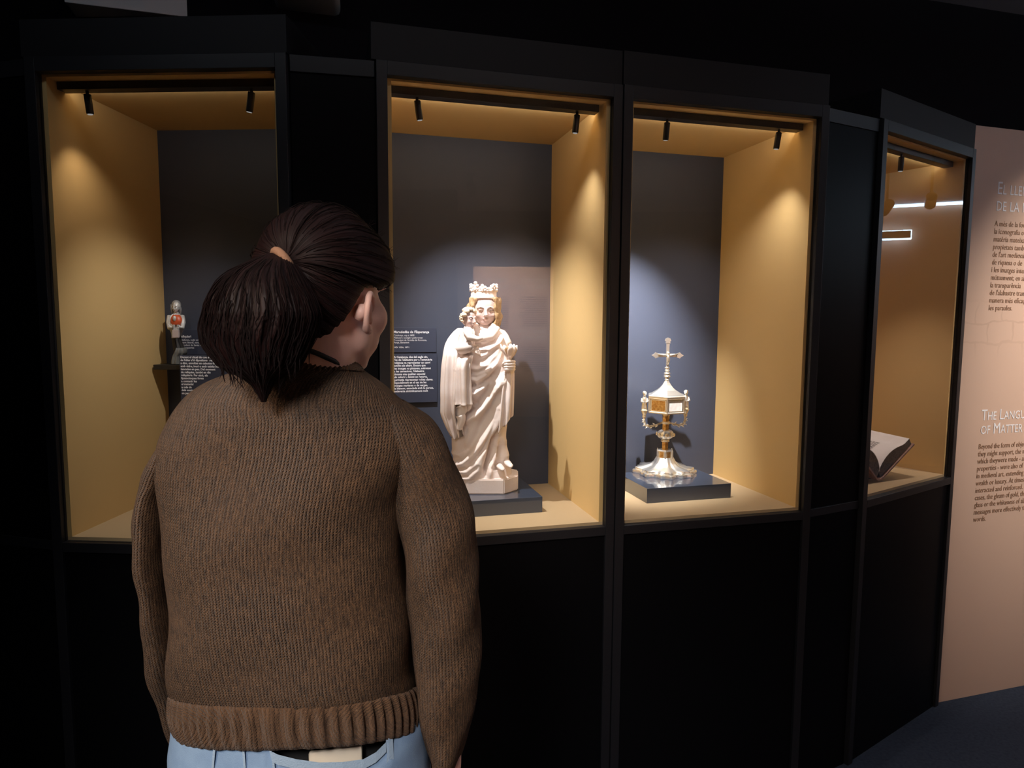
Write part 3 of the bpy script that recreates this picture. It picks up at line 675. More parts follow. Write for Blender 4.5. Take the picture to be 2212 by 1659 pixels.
# the figure wrapped in her mantle
rows = [(372, 622, 700, SY, 0.022), (392, 600, 735, SY, 0.030), (410, 560, 765, SY, 0.042), (440, 486, 792, SY, 0.056), (490, 446, 812, SY, 0.066),
        (560, 440, 815, SY, 0.072), (640, 448, 815, SY, 0.075), (740, 455, 815, SY, 0.077), (850, 458, 806, SY, 0.075), (960, 468, 790, SY, 0.072), (1060, 470, 782, SY, 0.072),
        (1120, 474, 792, SY, 0.076), (1170, 480, 805, SY, 0.082), (1215, 482, 815, SY, 0.088), (1236, 478, 818, SY, 0.090)]
R = sslab(rows, 330, 260, 2.1)
def zcl(L): return [zc(*p) for p in L]
def zll(L): return [zl(*p) for p in L]
ridges = [
    (zcl([(560, 760), (640, 840), (760, 850), (880, 800), (960, 690)]), 0.006, 0.006),
    (zcl([(600, 960), (720, 940), (860, 880), (960, 780)]), 0.008, 0.007),
    (zcl([(640, 1060), (780, 1050), (900, 960), (990, 800)]), 0.008, 0.007),
    (zcl([(560, 1000), (640, 990), (700, 1000)]), -0.010, 0.009),
    (zcl([(640, 1170), (760, 1130), (880, 1010), (980, 860)]), 0.006, 0.007),
    (zcl([(545, 1330), (660, 1340), (780, 1270), (880, 1130), (980, 930)]), 0.008, 0.008),
    (zcl([(520, 1410), (640, 1420), (760, 1370), (860, 1260)]), 0.006, 0.007),
    (zcl([(510, 1470), (640, 1500), (780, 1420), (890, 1260), (980, 1060)]), 0.011, 0.009),
    (zcl([(510, 1550), (640, 1580), (760, 1540), (860, 1420)]), -0.010, 0.010),
    (zcl([(930, 1659), (990, 1440), (1020, 1200), (1030, 1020)]), 0.009, 0.007),
    (zcl([(860, 1659), (920, 1460), (980, 1250)]), 0.007, 0.007),
    (zll([(450, 150), (540, 130), (620, 60), (690, -30)]), 0.012, 0.009),
    (zll([(440, 80), (530, 60), (600, 0)]), 0.009, 0.008),
    (zll([(450, 230), (540, 235), (610, 180), (680, 90)]), -0.010, 0.010),
    (zll([(450, 440), (540, 385), (620, 290), (690, 170), (770, 20), (800, -60)]), 0.013, 0.010),
    (zll([(420, 330), (510, 300), (580, 230)]), -0.009, 0.010),
    (zll([(300, 960), (420, 915), (510, 820), (590, 690), (660, 570), (730, 420), (790, 200), (840, -20)]), 0.014, 0.010),
    (zll([(330, 850), (440, 760), (520, 640), (600, 480), (680, 330)]), -0.010, 0.014),
    (zll([(320, 1030), (460, 1000), (560, 900), (620, 780), (690, 620), (750, 470), (840, 120)]), 0.012, 0.009),
    (zll([(330, 1110), (480, 1070), (570, 980), (640, 850), (700, 690)]), 0.010, 0.009),
    (zll([(540, 860), (620, 740), (690, 540), (760, 330)]), -0.006, 0.006),
    (zll([(650, 960), (680, 820), (710, 690), (740, 600)]), -0.016, 0.012),
    (zll([(640, 1060), (650, 930)]), -0.008, 0.007),
    (zll([(700, 1060), (690, 960), (740, 880), (770, 760), (770, 660)]), 0.008, 0.008),
    (zll([(760, 900), (800, 960), (800, 1000)]), -0.010, 0.014),
    (zll([(880, 900), (850, 760), (840, 660)]), 0.007, 0.008),
    (zll([(800, 860), (800, 720)]), -0.010, 0.012),
    (zll([(360, 800), (370, 700), (430, 520)]), -0.006, 0.012),
    (zll([(270, 830), (330, 830), (400, 780)]), 0.007, 0.008),
    (zcl([(170, 1120), (240, 900), (330, 760)]), 0.006, 0.007), (zcl([(280, 1060), (300, 900), (370, 760)]), 0.006, 0.007),
    (zcl([(1120, 1000), (1060, 860), (990, 700)]), 0.005, 0.007), (zcl([(1060, 1000), (1010, 880), (960, 760)]), -0.005, 0.006),
]
R = folds(R, ridges)
g = G(); g.loft(R); obj('robe', g, M['alabaster'], st, True)

def fluted(rows, nrow, m, nfl, amp, seed, power=2.0, hemcut=None):
    R = sslab(rows, nrow, m, power)
    a = np.arange(m) * 2 * PI / m
    ph = 0.8 * noise1(m, seed, 14)
    f = np.cos(nfl * a + ph); f = np.sign(f) * np.abs(f) ** 0.7
    cc = R.mean(1)
    nv = R - cc[:, None]; nv[..., 2] = 0; nv /= np.linalg.norm(nv, axis=2)[..., None] + 1e-9
    grow = np.linspace(0.25, 1.0, nrow) ** 0.7
    R = R + nv * (amp * grow[:, None] * f[None])[..., None]
    if hemcut is not None:
        k = np.linspace(0, 1, nrow)[:, None] ** 3
        R[..., 2] += k * hemcut(a)[None]
    return R
# mantle falling from the arm at the left: long outer fall, then the shorter one with the folded hem
R = fluted([(398, 512, 530, SY - 0.012, 0.006), (414, 492, 540, SY - 0.022, 0.018), (436, 472, 546, SY - 0.034, 0.027), (466, 452, 550, SY - 0.043, 0.032), (500, 438, 552, SY - 0.050, 0.036), (560, 428, 560, SY - 0.058, 0.044), (640, 420, 560, SY - 0.060, 0.045), (760, 418, 552, SY - 0.060, 0.045), (830, 420, 545, SY - 0.058, 0.044), (880, 420, 540, SY - 0.055, 0.042), (940, 440, 545, SY - 0.05, 0.038), (1000, 470, 548, SY - 0.045, 0.03)],
           170, 200, 9, 0.0105, 3, hemcut=lambda a: 0.014 * np.cos(11 * a) + 0.022 * np.cos(a) * 0.5)
g = G(); g.loft(R); obj('mantle_fall', g, M['alabaster'], st, True)
R = fluted([(555, 520, 590, SY - 0.075, 0.020), (580, 505, 585, SY - 0.092, 0.030), (640, 500, 572, SY - 0.098, 0.030), (740, 500, 574, SY - 0.098, 0.030), (820, 502, 576, SY - 0.096, 0.030), (838, 500, 578, SY - 0.096, 0.031)],
           110, 150, 5, 0.0085, 9)
g = G(); g.loft(R); obj('mantle_fall', g, M['alabaster'], st, True)
# curled hem under it
for (cx0, y0, y1, r0) in ((528, 838, 905, 0.020), (552, 836, 880, 0.014), (520, 900, 985, 0.016)):
    g = G(); g.tube([zs(cx0 + 6 * math.sin(t * 5), y0 + (y1 - y0) * t, SY - 0.088) for t in np.linspace(0, 1, 14)], [r0 * (1 - 0.45 * t) for t in np.linspace(0, 1, 14)], 18, flat=1.25)
    obj('mantle_hem', g, M['alabaster'], st, True)
# fall of the mantle below the flower hand
R = fluted([(628, 768, 818, SY - 0.040, 0.022), (660, 760, 826, SY - 0.046, 0.030), (720, 752, 824, SY - 0.050, 0.034), (800, 744, 820, SY - 0.050, 0.036), (880, 738, 816, SY - 0.048, 0.035), (960, 728, 812, SY - 0.045, 0.032)],
           120, 160, 6, 0.0085, 12, hemcut=lambda a: 0.028 * np.cos(a) + 0.006 * np.cos(7 * a))
g = G(); g.loft(R); obj('mantle_fall', g, M['alabaster'], st, True)
# forearm that carries the child, and its hand
g = G()
g.tube([zs(492, 480, SY - 0.020), zs(505, 520, SY - 0.070), zs(545, 512, SY - 0.105), zs(590, 500, SY - 0.108)], [0.012, 0.020, 0.019, 0.014], 18)
obj('sleeve', g, M['alabaster'], st, True)
g = G()
g.ell(zs(600, 515, SY - 0.110), (0.014, 0.010, 0.013))
for i in range(4):
    g.tube([zs(603 + 2 * i, 512 + 7 * i, SY - 0.114), zs(622 + 2 * i, 520 + 9 * i, SY - 0.118), zs(632 + i, 540 + 7 * i, SY - 0.112)], [0.0042, 0.0040, 0.003], 10)
g.tube([zs(600, 505, SY - 0.115), zs(618, 498, SY - 0.118), zs(630, 500, SY - 0.116)], [0.0045, 0.004, 0.003], 10)
obj('hand', g, M['alabaster'], st, True)
# neck, head and face
def head_g(c, s, yaw=0.0, nose=True):
    """c centre, s head half height; the face looks to -Y before the turn"""
    g = G()
    def q(x, y, z): return (x * s, y * s, z * s)
    g.ell(q(0, 0.10, 0.12), q(0.70, 0.80, 0.88), 22, 16)
    g.ell(q(0, -0.22, -0.22), q(0.60, 0.52, 0.74), 22, 16)
    g.ell(q(0, -0.40, -0.74), q(0.30, 0.26, 0.22), 16, 10)
    if nose:
        g.tube([q(0, -0.70, 0.10), q(0, -0.84, -0.10), q(0, -0.94, -0.30), q(0, -0.80, -0.40)], [0.07 * s, 0.085 * s, 0.13 * s, 0.08 * s], 12)
        for sx in (-1, 1):
            g.tube([q(sx * 0.08, -0.72, 0.12), q(sx * 0.26, -0.68, 0.19), q(sx * 0.46, -0.54, 0.12)], [0.06 * s, 0.065 * s, 0.05 * s], 10)
            g.ell(q(sx * 0.25, -0.60, 0.0), q(0.15, 0.13, 0.09), 14, 10)
            g.ell(q(sx * 0.34, -0.48, -0.30), q(0.20, 0.20, 0.20), 14, 10)
            g.ell(q(sx * 0.09, -0.84, -0.37), q(0.07, 0.08, 0.06), 10, 8)
        g.ell(q(0, -0.71, -0.53), q(0.17, 0.10, 0.045), 14, 8); g.ell(q(0, -0.69, -0.61), q(0.14, 0.10, 0.05), 14, 8)
    me = remesh(g, s * 0.045, 2, 0.5)
    g2 = mesh_to_g(me); bpy.data.meshes.remove(me)
    cy, sy_ = math.cos(yaw), math.sin(yaw)
    V = np.array(g2.v); V = np.stack([V[:, 0] * cy - V[:, 1] * sy_, V[:, 0] * sy_ + V[:, 1] * cy, V[:, 2]], 1) + np.asarray(c)
    g2.v = [tuple(p) for p in V]
    def place(x, y, z):
        return np.array([x * s * cy - y * s * sy_, x * s * sy_ + y * s * cy, z * s]) + np.asarray(c)
    return g2, place
hc = zs(662, 298, SY - 0.012); hs = 0.0475
g, hp_ = head_g(hc, hs, 0.10)
g.tube([zs(660, 355), zs(662, 400)], [0.020, 0.027], 20)
g.v = [(hc[0] + (p[0] - hc[0]) * (1.20 if p[2] > hc[2] - 0.05 else 1.0), p[1], p[2]) for p in g.v]
hd = obj('head', g, M['stone_face'], st, True)
for sx in (-1, 1):
    e = G(); e.tube([hp_(sx * 0.13, -0.715, 0.0), hp_(sx * 0.30, -0.745, 0.035), hp_(sx * 0.48, -0.66, 0.0)], [0.0008, 0.0014, 0.0008], 8); obj('eyelid', e, M['stone_line'], hd, True)
    e = G(); e.ell(hp_(sx * 0.30, -0.715, -0.005), (0.0035, 0.0022, 0.0030), 12, 8); obj('pupil', e, M['stone_line'], hd, True)
    e = G(); e.tube([hp_(sx * 0.11, -0.765, 0.15), hp_(sx * 0.32, -0.74, 0.235), hp_(sx * 0.56, -0.585, 0.15)], [0.0007, 0.0012, 0.0006], 8); obj('eyebrow', e, M['stone_line'], hd, True)
e = G(); e.tube([hp_(-0.16, -0.775, -0.565), hp_(0, -0.81, -0.57), hp_(0.16, -0.775, -0.565)], [0.0006, 0.0012, 0.0006], 8); obj('mouth', e, mat('faded_red_lips', (0.50, 0.26, 0.22), 0.6), hd, True)
# collar of the dress, V at the throat
g = G()
for sx in (-1, 1):
    g.tube([zs(660 + sx * 52, 372, SY - 0.01), zs(660 + sx * 50, 395, SY - 0.035), zs(660 + sx * 30, 425, SY - 0.055), zs(664, 452, SY - 0.066)], [0.008, 0.012, 0.012, 0.008], 14)
g.tube([zs(600, 405, SY - 0.045), zs(640, 455, SY - 0.066), zs(700, 450, SY - 0.066), zs(738, 395, SY - 0.045)], [0.008, 0.013, 0.013, 0.008], 14)
obj('collar', g, M['alabaster'], st, True)
# wavy hair at both sides of the face
for sx in (-1, 1):
    g = G()
    for i in range(8):
        x0 = 660 + sx * (56 + 3.6 * i); ph = i * 0.9
        pts = [np.array(zs(x0 + sx * (10 * math.sin(t * PI * 0.9)) + 5 * math.sin(t * 11 + ph), 222 + (135 if sx < 0 else 165) * t, SY - 0.034 + 0.0052 * i + 0.006 * t)) for t in np.linspace(0, 1, 26)]
        g.tube(pts, [0.0052 + 0.0012 * math.sin(t * 22 + ph) for t in np.linspace(0, 1, 26)], 9)
    g.ell(hc + np.array((sx * 0.012, 0.026, 0.006)), (0.036, 0.040, 0.048), 20, 14)
    obj('hair', g, M['stone_hair'], st, True)
# crown: band with two rims and eight leaf finials
cc = zs(655, 206, SY)
def crown_r(z): return 0.0405 + 0.06 * z
g = G()
n = 40
prof = [(0.0375, -0.010), (0.0425, -0.011), (0.0432, -0.007), (0.0415, -0.004), (0.0418, 0.009), (0.0435, 0.011), (0.0425, 0.014), (0.0385, 0.014), (0.0375, -0.010)]
rings = []
for r_, z_ in prof:
    a = np.arange(n) * 2 * PI / n
    rings.append(np.stack([cc[0] + r_ * np.cos(a), cc[1] + 0.9 * r_ * np.sin(a), np.full(n, cc[2] + z_)], 1))
g.loft(rings, cap=False)
cr = obj('crown', g, M['alabaster'], st, True, sharp=0.8)
for k in range(8):
    a = -PI / 2 + PI / 8 + k * PI / 4 - 0.25
    tall = (0.55, 0.95, 1.0, 0.9, 1.0, 0.9, 1.0, 1.25)[k]
    c0 = cc + np.array([0.041 * math.cos(a), 0.037 * math.sin(a), 0.010]); tx = np.array([-math.sin(a), math.cos(a) * 0.9, 0])
    g = G()
    g.tube([c0, c0 + (0, 0, 0.016 * tall)], [0.005, 0.0035], 10)
    for dx, dz, r_ in ((0, 0.021, 0.0058), (-0.0075, 0.014, 0.0052), (0.0075, 0.014, 0.0052), (-0.009, 0.005, 0.0042), (0.009, 0.005, 0.0042)):
        g.ell(c0 + tx * dx + np.array([0, 0, dz * tall]), (r_, r_, r_ * 0.95), 10, 8)
    obj('finial', g, M['alabaster'], cr, True)
# flower hand
g = G()
g.ell(zs(800, 612, SY - 0.082), (0.021, 0.014, 0.017), 16, 10)
g.tube([zs(800, 640, SY - 0.045), zs(800, 625, SY - 0.065), zs(800, 612, SY - 0.078)], [0.019, 0.017, 0.014], 16)
for i, (y, xr) in enumerate(((592, 832), (607, 834), (622, 833), (636, 826))):
    g.tube([zs(832, y, SY - 0.085), zs(xr - 10, y - 1, SY - 0.100), zs(790, y, SY - 0.108), zs(772 + 2 * i, y + 1, SY - 0.100)], [0.0046, 0.0050, 0.0048, 0.0036], 10)
g.tube([zs(768, 618, SY - 0.085), zs(772, 600, SY - 0.100), zs(788, 586, SY - 0.105)], [0.0052, 0.005, 0.004], 10)
obj('hand', g, M['alabaster'], st, True)
fl = G(); fl.tube([zs(802, 600, SY - 0.095), zs(803, 585, SY - 0.095), zs(804, 560, SY - 0.094)], [0.005, 0.0055, 0.009], 12)
fo = obj('flower', fl, M['alabaster'], st, True)
for k in range(9):
    a = k * 2 * PI / 9; rr = 0.026 if k % 2 else 0.016
    c0 = zs(804, 572, SY - 0.094)
    dirv = np.array([math.cos(a), math.sin(a), 0])
    g = G(); g.tube([c0 + dirv * 0.003, c0 + dirv * rr * 0.55 + (0, 0, 0.013), c0 + dirv * rr * 0.90 + (0, 0, 0.028), c0 + dirv * (rr * 1.15) + (0, 0, 0.036 + 0.004 * (k % 3))], [0.004, 0.0090, 0.0100, 0.0030], 10, flat=0.45)
    obj('petal', g, M['alabaster'] if k % 3 else M['stone_hair'], fo, True)
# child on the arm
R = sslab([(382, 545, 585, SY - 0.072, 0.012), (400, 535, 598, SY - 0.078, 0.020), (430, 530, 606, SY - 0.084, 0.024), (470, 524, 604, SY - 0.086, 0.026), (510, 500, 600, SY - 0.084, 0.028), (540, 496, 590, SY - 0.078, 0.024)], 70, 80, 2.0)
a = np.arange(80) * 2 * PI / 80
R[..., 1] += 0.003 * np.cos(9 * a)[None]
g = G(); g.loft(R)
g.tube([zs(560, 410, SY - 0.10), zs(575, 450, SY - 0.118), zs(620, 462, SY - 0.122), zs(650, 456, SY - 0.120)], [0.014, 0.012, 0.009, 0.005], 14)
ch = obj('child', g, M['alabaster'], st, True)
hc2 = zs(570, 345, SY - 0.075); g, hp2 = head_g(hc2, 0.0315, 0.75)
g.tube([hc2 + np.array((0, 0, -0.018)), hc2 + np.array((0, 0, -0.042))], [0.011, 0.014], 12)
obj('child_head', g, M['stone_face'], ch, True)
g = G()
for k in range(90):
    u_, v_ = rng.uniform(-1, 1), rng.uniform(0, 2 * PI)
    dvec = np.array([math.sqrt(1 - u_ * u_) * math.cos(v_), math.sqrt(1 - u_ * u_) * math.sin(v_), u_])
    fwd = np.array([math.sin(0.75), -math.cos(0.75), 0])
    if dvec @ fwd > 0.35 and dvec[2] < 0.62: continue
    if dvec[2] < -0.45: continue
    g.ell(hc2 + np.array((0, 0.0, 0.004)) + dvec * np.array([0.0245, 0.0265, 0.0305]), (0.0062, 0.0062, 0.0055), 8, 6)
obj('child_hair', g, mat('cream_stone_curls', (0.74, 0.60, 0.44), 0.5), ch, True)
# shoe tips and octagonal base
for x, y in ((805, 1188), (758, 1206)):
    g = G(); g.tube([zs(x - 22, y - 30, SY - 0.03), zs(x - 8, y - 6, SY - 0.068), zs(x + 4, y + 6, SY - 0.088), zs(x + 8, y + 14, SY - 0.100)], [0.010, 0.0115, 0.0095, 0.004], 16, flat=0.62); obj('shoe', g, M['alabaster'], st, True)
bc = zs(672, 1300, SY); z0 = 0.0; z1_ = zs(670, 1238, SY - 0.02)[2]
hw = 0.104; hdp = 0.092; ch_ = 0.045
poly = [(bc[0] - hw, -hdp + ch_), (bc[0] - hw + ch_, -hdp), (bc[0] + hw - ch_, -hdp), (bc[0] + hw, -hdp + ch_ * 1.3), (bc[0] + hw, hdp - ch_), (bc[0] + hw - ch_, hdp), (bc[0] - hw + ch_, hdp), (bc[0] - hw, hdp - ch_)]
g = G(); g.prism(poly, 0.0, z1_ - 0.002)
bm = bmesh.new(); me = g.mesh('base'); bm.from_mesh(me)
bmesh.ops.bevel(bm, geom=bm.edges[:], offset=0.003, segments=2, affect='EDGES'); bm.to_mesh(me); bm.free()
obj('base', me, M['alabaster'], st)

# ------------------------------------------------------------------ silver reliquary with cross
RY = 2.425
rb = np.array(in_case(4, 0.350, 0.352, 0.0505))
def rz(y): return pt(1438, 680 + y / 3.687, RY)[2] - rb[2]
def rp(x, y, dy=0.0):
    p = pt(1320 + x / 3.687, 680 + y / 3.687, RY + dy) - rb; return p
rx0 = rp(430, 900)[0]
rq = thing('reliquary', 'silver gilt reliquary with a cross on top standing on its lobed foot', 'reliquary', rb, 0)
PXR = RY / F_PX * 1.0 / 3.687 * 1.005
def lathe_r(name, rows, m, n=32, parent=rq, lob=None, sharp=0.7):
    g = G(); g.lathe([(r * PXR, rz(y)) for r, y in rows], (rx0, 0, 0), n, lob); return obj(name, g, m, parent, True, sharp=sharp)
# lobed foot
n = 128
def lobe(a, k): return (0.20 * np.abs(np.cos(4 * a + 0.3)) ** 0.8 + 0.05 * np.cos(16 * a) - 0.14)
g = G()
prof = [(0, 0.0), (232, 0.0), (236, 0.006), (232, 0.012), (212, 0.0125), (216, 0.017), (212, 0.020), (165, 0.024), (116, 0.031), (86, 0.043), (66, 0.060), (58, rz(1182)), (0, rz(1182))]
rings = []
a = np.arange(n) * 2 * PI / n
for i, (r, z) in enumerate(prof):
    amt = max(0.0, min(1.0, (r - 60) / 130))
    rr = r * PXR * (1 + lobe(a, i) * amt)
    crease = 0.0016 * np.cos(8 * a + 0.6) * (1 if 90 < r < 215 else 0)
    rings.append(np.stack([rx0 + rr * np.cos(a), rr * np.sin(a), np.full(n, z) + crease], 1))
g.loft(rings); obj('foot', g, M['silver_plain'], rq, True, sharp=0.9)
def hexa(name, rows, m, sides=6, rot=0.35, parent=rq):
    g = G(); rings = []
    for r, y in rows:
        a = rot + np.arange(sides) * 2 * PI / sides
        rings.append(np.stack([rx0 + r * PXR * np.cos(a), r * PXR * np.sin(a), np.full(sides, rz(y))], 1))
    g.loft(rings); return obj(name, g, m, parent)
hexa('base_moulding', [(78, 1183), (80, 1172), (76, 1166), (74, 1158), (78, 1150), (70, 1142)], M['silver_plain'])
bx_ = hexa('lower_tower', [(62, 1143), (62, 1078)], M['silver'])
for k in range(6):
    a = 0.35 + (k + 0.5) * PI / 3; ra = 62 * PXR * math.cos(PI / 6)
    ax = [(-math.sin(a), math.cos(a), 0), (math.cos(a), math.sin(a), 0), (0, 0, 1)]
    c = np.array([rx0 + (ra) * math.cos(a), ra * math.sin(a), rz(1110)])
    g = G(); g.obb(c, ax, (0.0068, 0.0010, 0.0125), 0.0006); obj('arch_panel', g, M['bronze'], bx_)
    a2 = 0.35 + k * PI / 3
    g = G(); g.tube([(rx0 + 64 * PXR * math.cos(a2), 64 * PXR * math.sin(a2), rz(1145)), (rx0 + 64 * PXR * math.cos(a2), 64 * PXR * math.sin(a2), rz(1078)), (rx0 + 64 * PXR * math.cos(a2), 64 * PXR * math.sin(a2), rz(1062))], [0.0036, 0.0036, 0.0008], 8)
    obj('buttress', g, M['silver_plain'], bx_)
hexa('tower_cornice', [(66, 1079), (68, 1072), (50, 1066)], M['silver_plain'])
hexa('lower_stem', [(27, 1068), (27, 1006)], M['bronze'])
lathe_r('stem_ring', [(0, 1008), (33, 1006), (35, 1001), (30, 997), (34, 993), (30, 989), (0, 988)], M['silver'])
kn = lathe_r('knop', [(0, 988), (34, 986), (52, 975), (62, 960), (64, 948), (58, 930), (46, 917), (30, 910), (0, 910)], M['silver_plain'], 48, lob=lambda a, i: 0.06 * np.cos(6 * a))
for k in range(6):
    a = 0.5 + k * PI / 3
    g = G(); c = np.array([rx0 + 66 * PXR * math.cos(a), 66 * PXR * math.sin(a), rz(948)])
    dv = np.array([math.cos(a), math.sin(a), 0]); g.tube([c - dv * 0.004, c + dv * 0.003, c + dv * 0.005], [0.0072, 0.0068, 0.004], 14); obj('boss', g, M['silver'], kn, True, sharp=0.6)
hexa('upper_stem', [(28, 912), (28, 822)], M['bronze'])
lathe_r('stem_ring', [(0, 868), (31, 866), (34, 860), (30, 854), (33, 849), (29, 845), (0, 844)], M['silver'])
lathe_r('cup', [(0, 824), (29, 822), (27, 806), (33, 792), (48, 778), (62, 770), (64, 766), (0, 766)], M['bronze'])
# hexagonal box with framed windows
HR, ROT = 152, math.radians(200)
bxo = hexa('box', [(HR - 6, 768), (HR - 6, 640)], M['bronze'], 6, ROT)
hexa('box_rim', [(HR - 10, 775), (HR + 6, 772), (HR + 8, 764), (HR + 2, 758), (HR - 8, 757)], M['silver_plain'], 6, ROT)
hexa('box_rim', [(HR - 8, 663), (HR + 2, 660), (HR + 8, 652), (HR + 10, 640), (HR + 2, 632), (HR - 14, 628)], M['silver_plain'], 6, ROT)
for k in range(6):
    a2 = ROT + k * PI / 3; g = G()
    q = np.array([rx0 + HR * PXR * math.cos(a2), HR * PXR * math.sin(a2), 0])
    g.tube([q + (0, 0, rz(762)), q + (0, 0, rz(655))], 0.0032, 10); obj('corner_post', g, M['silver_plain'], bxo, True, sharp=0.7)
    a = a2 + PI / 6; ra = (HR - 6) * PXR * math.cos(PI / 6)
    ax = [(-math.sin(a), math.cos(a), 0), (math.cos(a), math.sin(a), 0), (0, 0, 1)]
    c = np.array([rx0 + ra * math.cos(a), ra * math.sin(a), rz(711)]); e = HR * PXR * 0.5
    front = k in (1,)
    g = G(); g.obb(c, ax, (e * 0.80, 0.0012, (rz(672) - rz(750)) / 2), 0.0005); obj('window', g, M['crystal'] if k in (1, 4) else M['bronze'], bxo)
    g = G()
    hz = (rz(668) - rz(756)) / 2
    for sx in (-1, 1):
        g.obb(c + np.array(ax[0]) * sx * e * 0.82 + np.array(ax[1]) * 0.001, ax, (0.0016, 0.0022, hz)); g.obb(c + np.array([0, 0, sx * hz]) + np.array(ax[1]) * 0.001, ax, (e * 0.82, 0.0022, 0.0016))
    obj('window_frame', g, M['silver_plain'], bxo)
hexa('roof', [(HR - 2, 634), (HR - 20, 626), (108, 612), (80, 596), (58, 578), (40, 558), (26, 538), (16, 520), (0, 519)], M['silver_plain'], 6, ROT)
lathe_r('spire_collar', [(0, 520), (15, 519), (20, 512), (15, 506), (14, 500), (24, 496), (27, 488), (23, 480), (15, 477), (24, 472), (26, 466), (22, 458), (13, 455), (12, 450), (20, 445), (22, 440), (14, 434), (12, 428), (20, 424), (20, 418), (10, 412), (9, 402), (0, 400)], M['silver_plain'], 28)
# cross with flared ends and the small figure on it
cz = rz(322); xo = rx0
g = G(); dpt = 0.0042
def bar(poly): 
    V = [(x, -dpt, z) for x, z in poly] + [(x, dpt, z) for x, z in poly]; n_ = len(poly)
    g.add(V, [tuple(range(n_)), tuple(range(2 * n_ - 1, n_ - 1, -1))] + [(i, n_ + i, n_ + (i + 1) % n_, (i + 1) % n_) for i in range(n_)])
k_ = PXR
bar([(xo - 10 * k_, cz - 85 * k_), (xo + 10 * k_, cz - 85 * k_), (xo + 12 * k_, cz + 96 * k_), (xo - 12 * k_, cz + 96 * k_)])
for sx in (-1, 1):
    bar([(xo + sx * 8 * k_, cz - 12 * k_), (xo + sx * 70 * k_, cz - 14 * k_), (xo + sx * 96 * k_, cz - 24 * k_), (xo + sx * 104 * k_, cz - 14 * k_), (xo + sx * 126 * k_, cz), (xo + sx * 104 * k_, cz + 14 * k_), (xo + sx * 96 * k_, cz + 24 * k_), (xo + sx * 70 * k_, cz + 13 * k_), (xo + sx * 8 * k_, cz + 12 * k_)])
bar([(xo - 12 * k_, cz + 92 * k_), (xo - 20 * k_, cz + 98 * k_), (xo - 14 * k_, cz + 106 * k_), (xo - 24 * k_, cz + 116 * k_), (xo - 18 * k_, cz + 132 * k_), (xo, cz + 140 * k_), (xo + 18 * k_, cz + 132 * k_), (xo + 24 * k_, cz + 116 * k_), (xo + 14 * k_, cz + 106 * k_), (xo + 20 * k_, cz + 98 * k_), (xo + 12 * k_, cz + 92 * k_)])
cross = obj('cross', g, M['silver_plain'], rq)
g = G()
g.tube([(xo, -0.008, cz - 74 * k_), (xo + 0.001, -0.011, cz - 44 * k_), (xo, -0.009, cz - 16 * k_), (xo, -0.010, cz + 6 * k_)], [0.0022, 0.0055, 0.0052, 0.0042], 12)
g.ell((xo + 0.001, -0.012, cz + 16 * k_), (0.0045, 0.0045, 0.0056), 12, 8)
for sx in (-1, 1): g.tube([(xo + sx * 0.003, -0.009, cz - 2 * k_), (xo + sx * 40 * k_, -0.008, cz + 6 * k_), (xo + sx * 76 * k_, -0.006, cz + 10 * k_)], [0.0034, 0.0026, 0.002], 10)
obj('corpus', g, M['silver_plain'], cross, True)
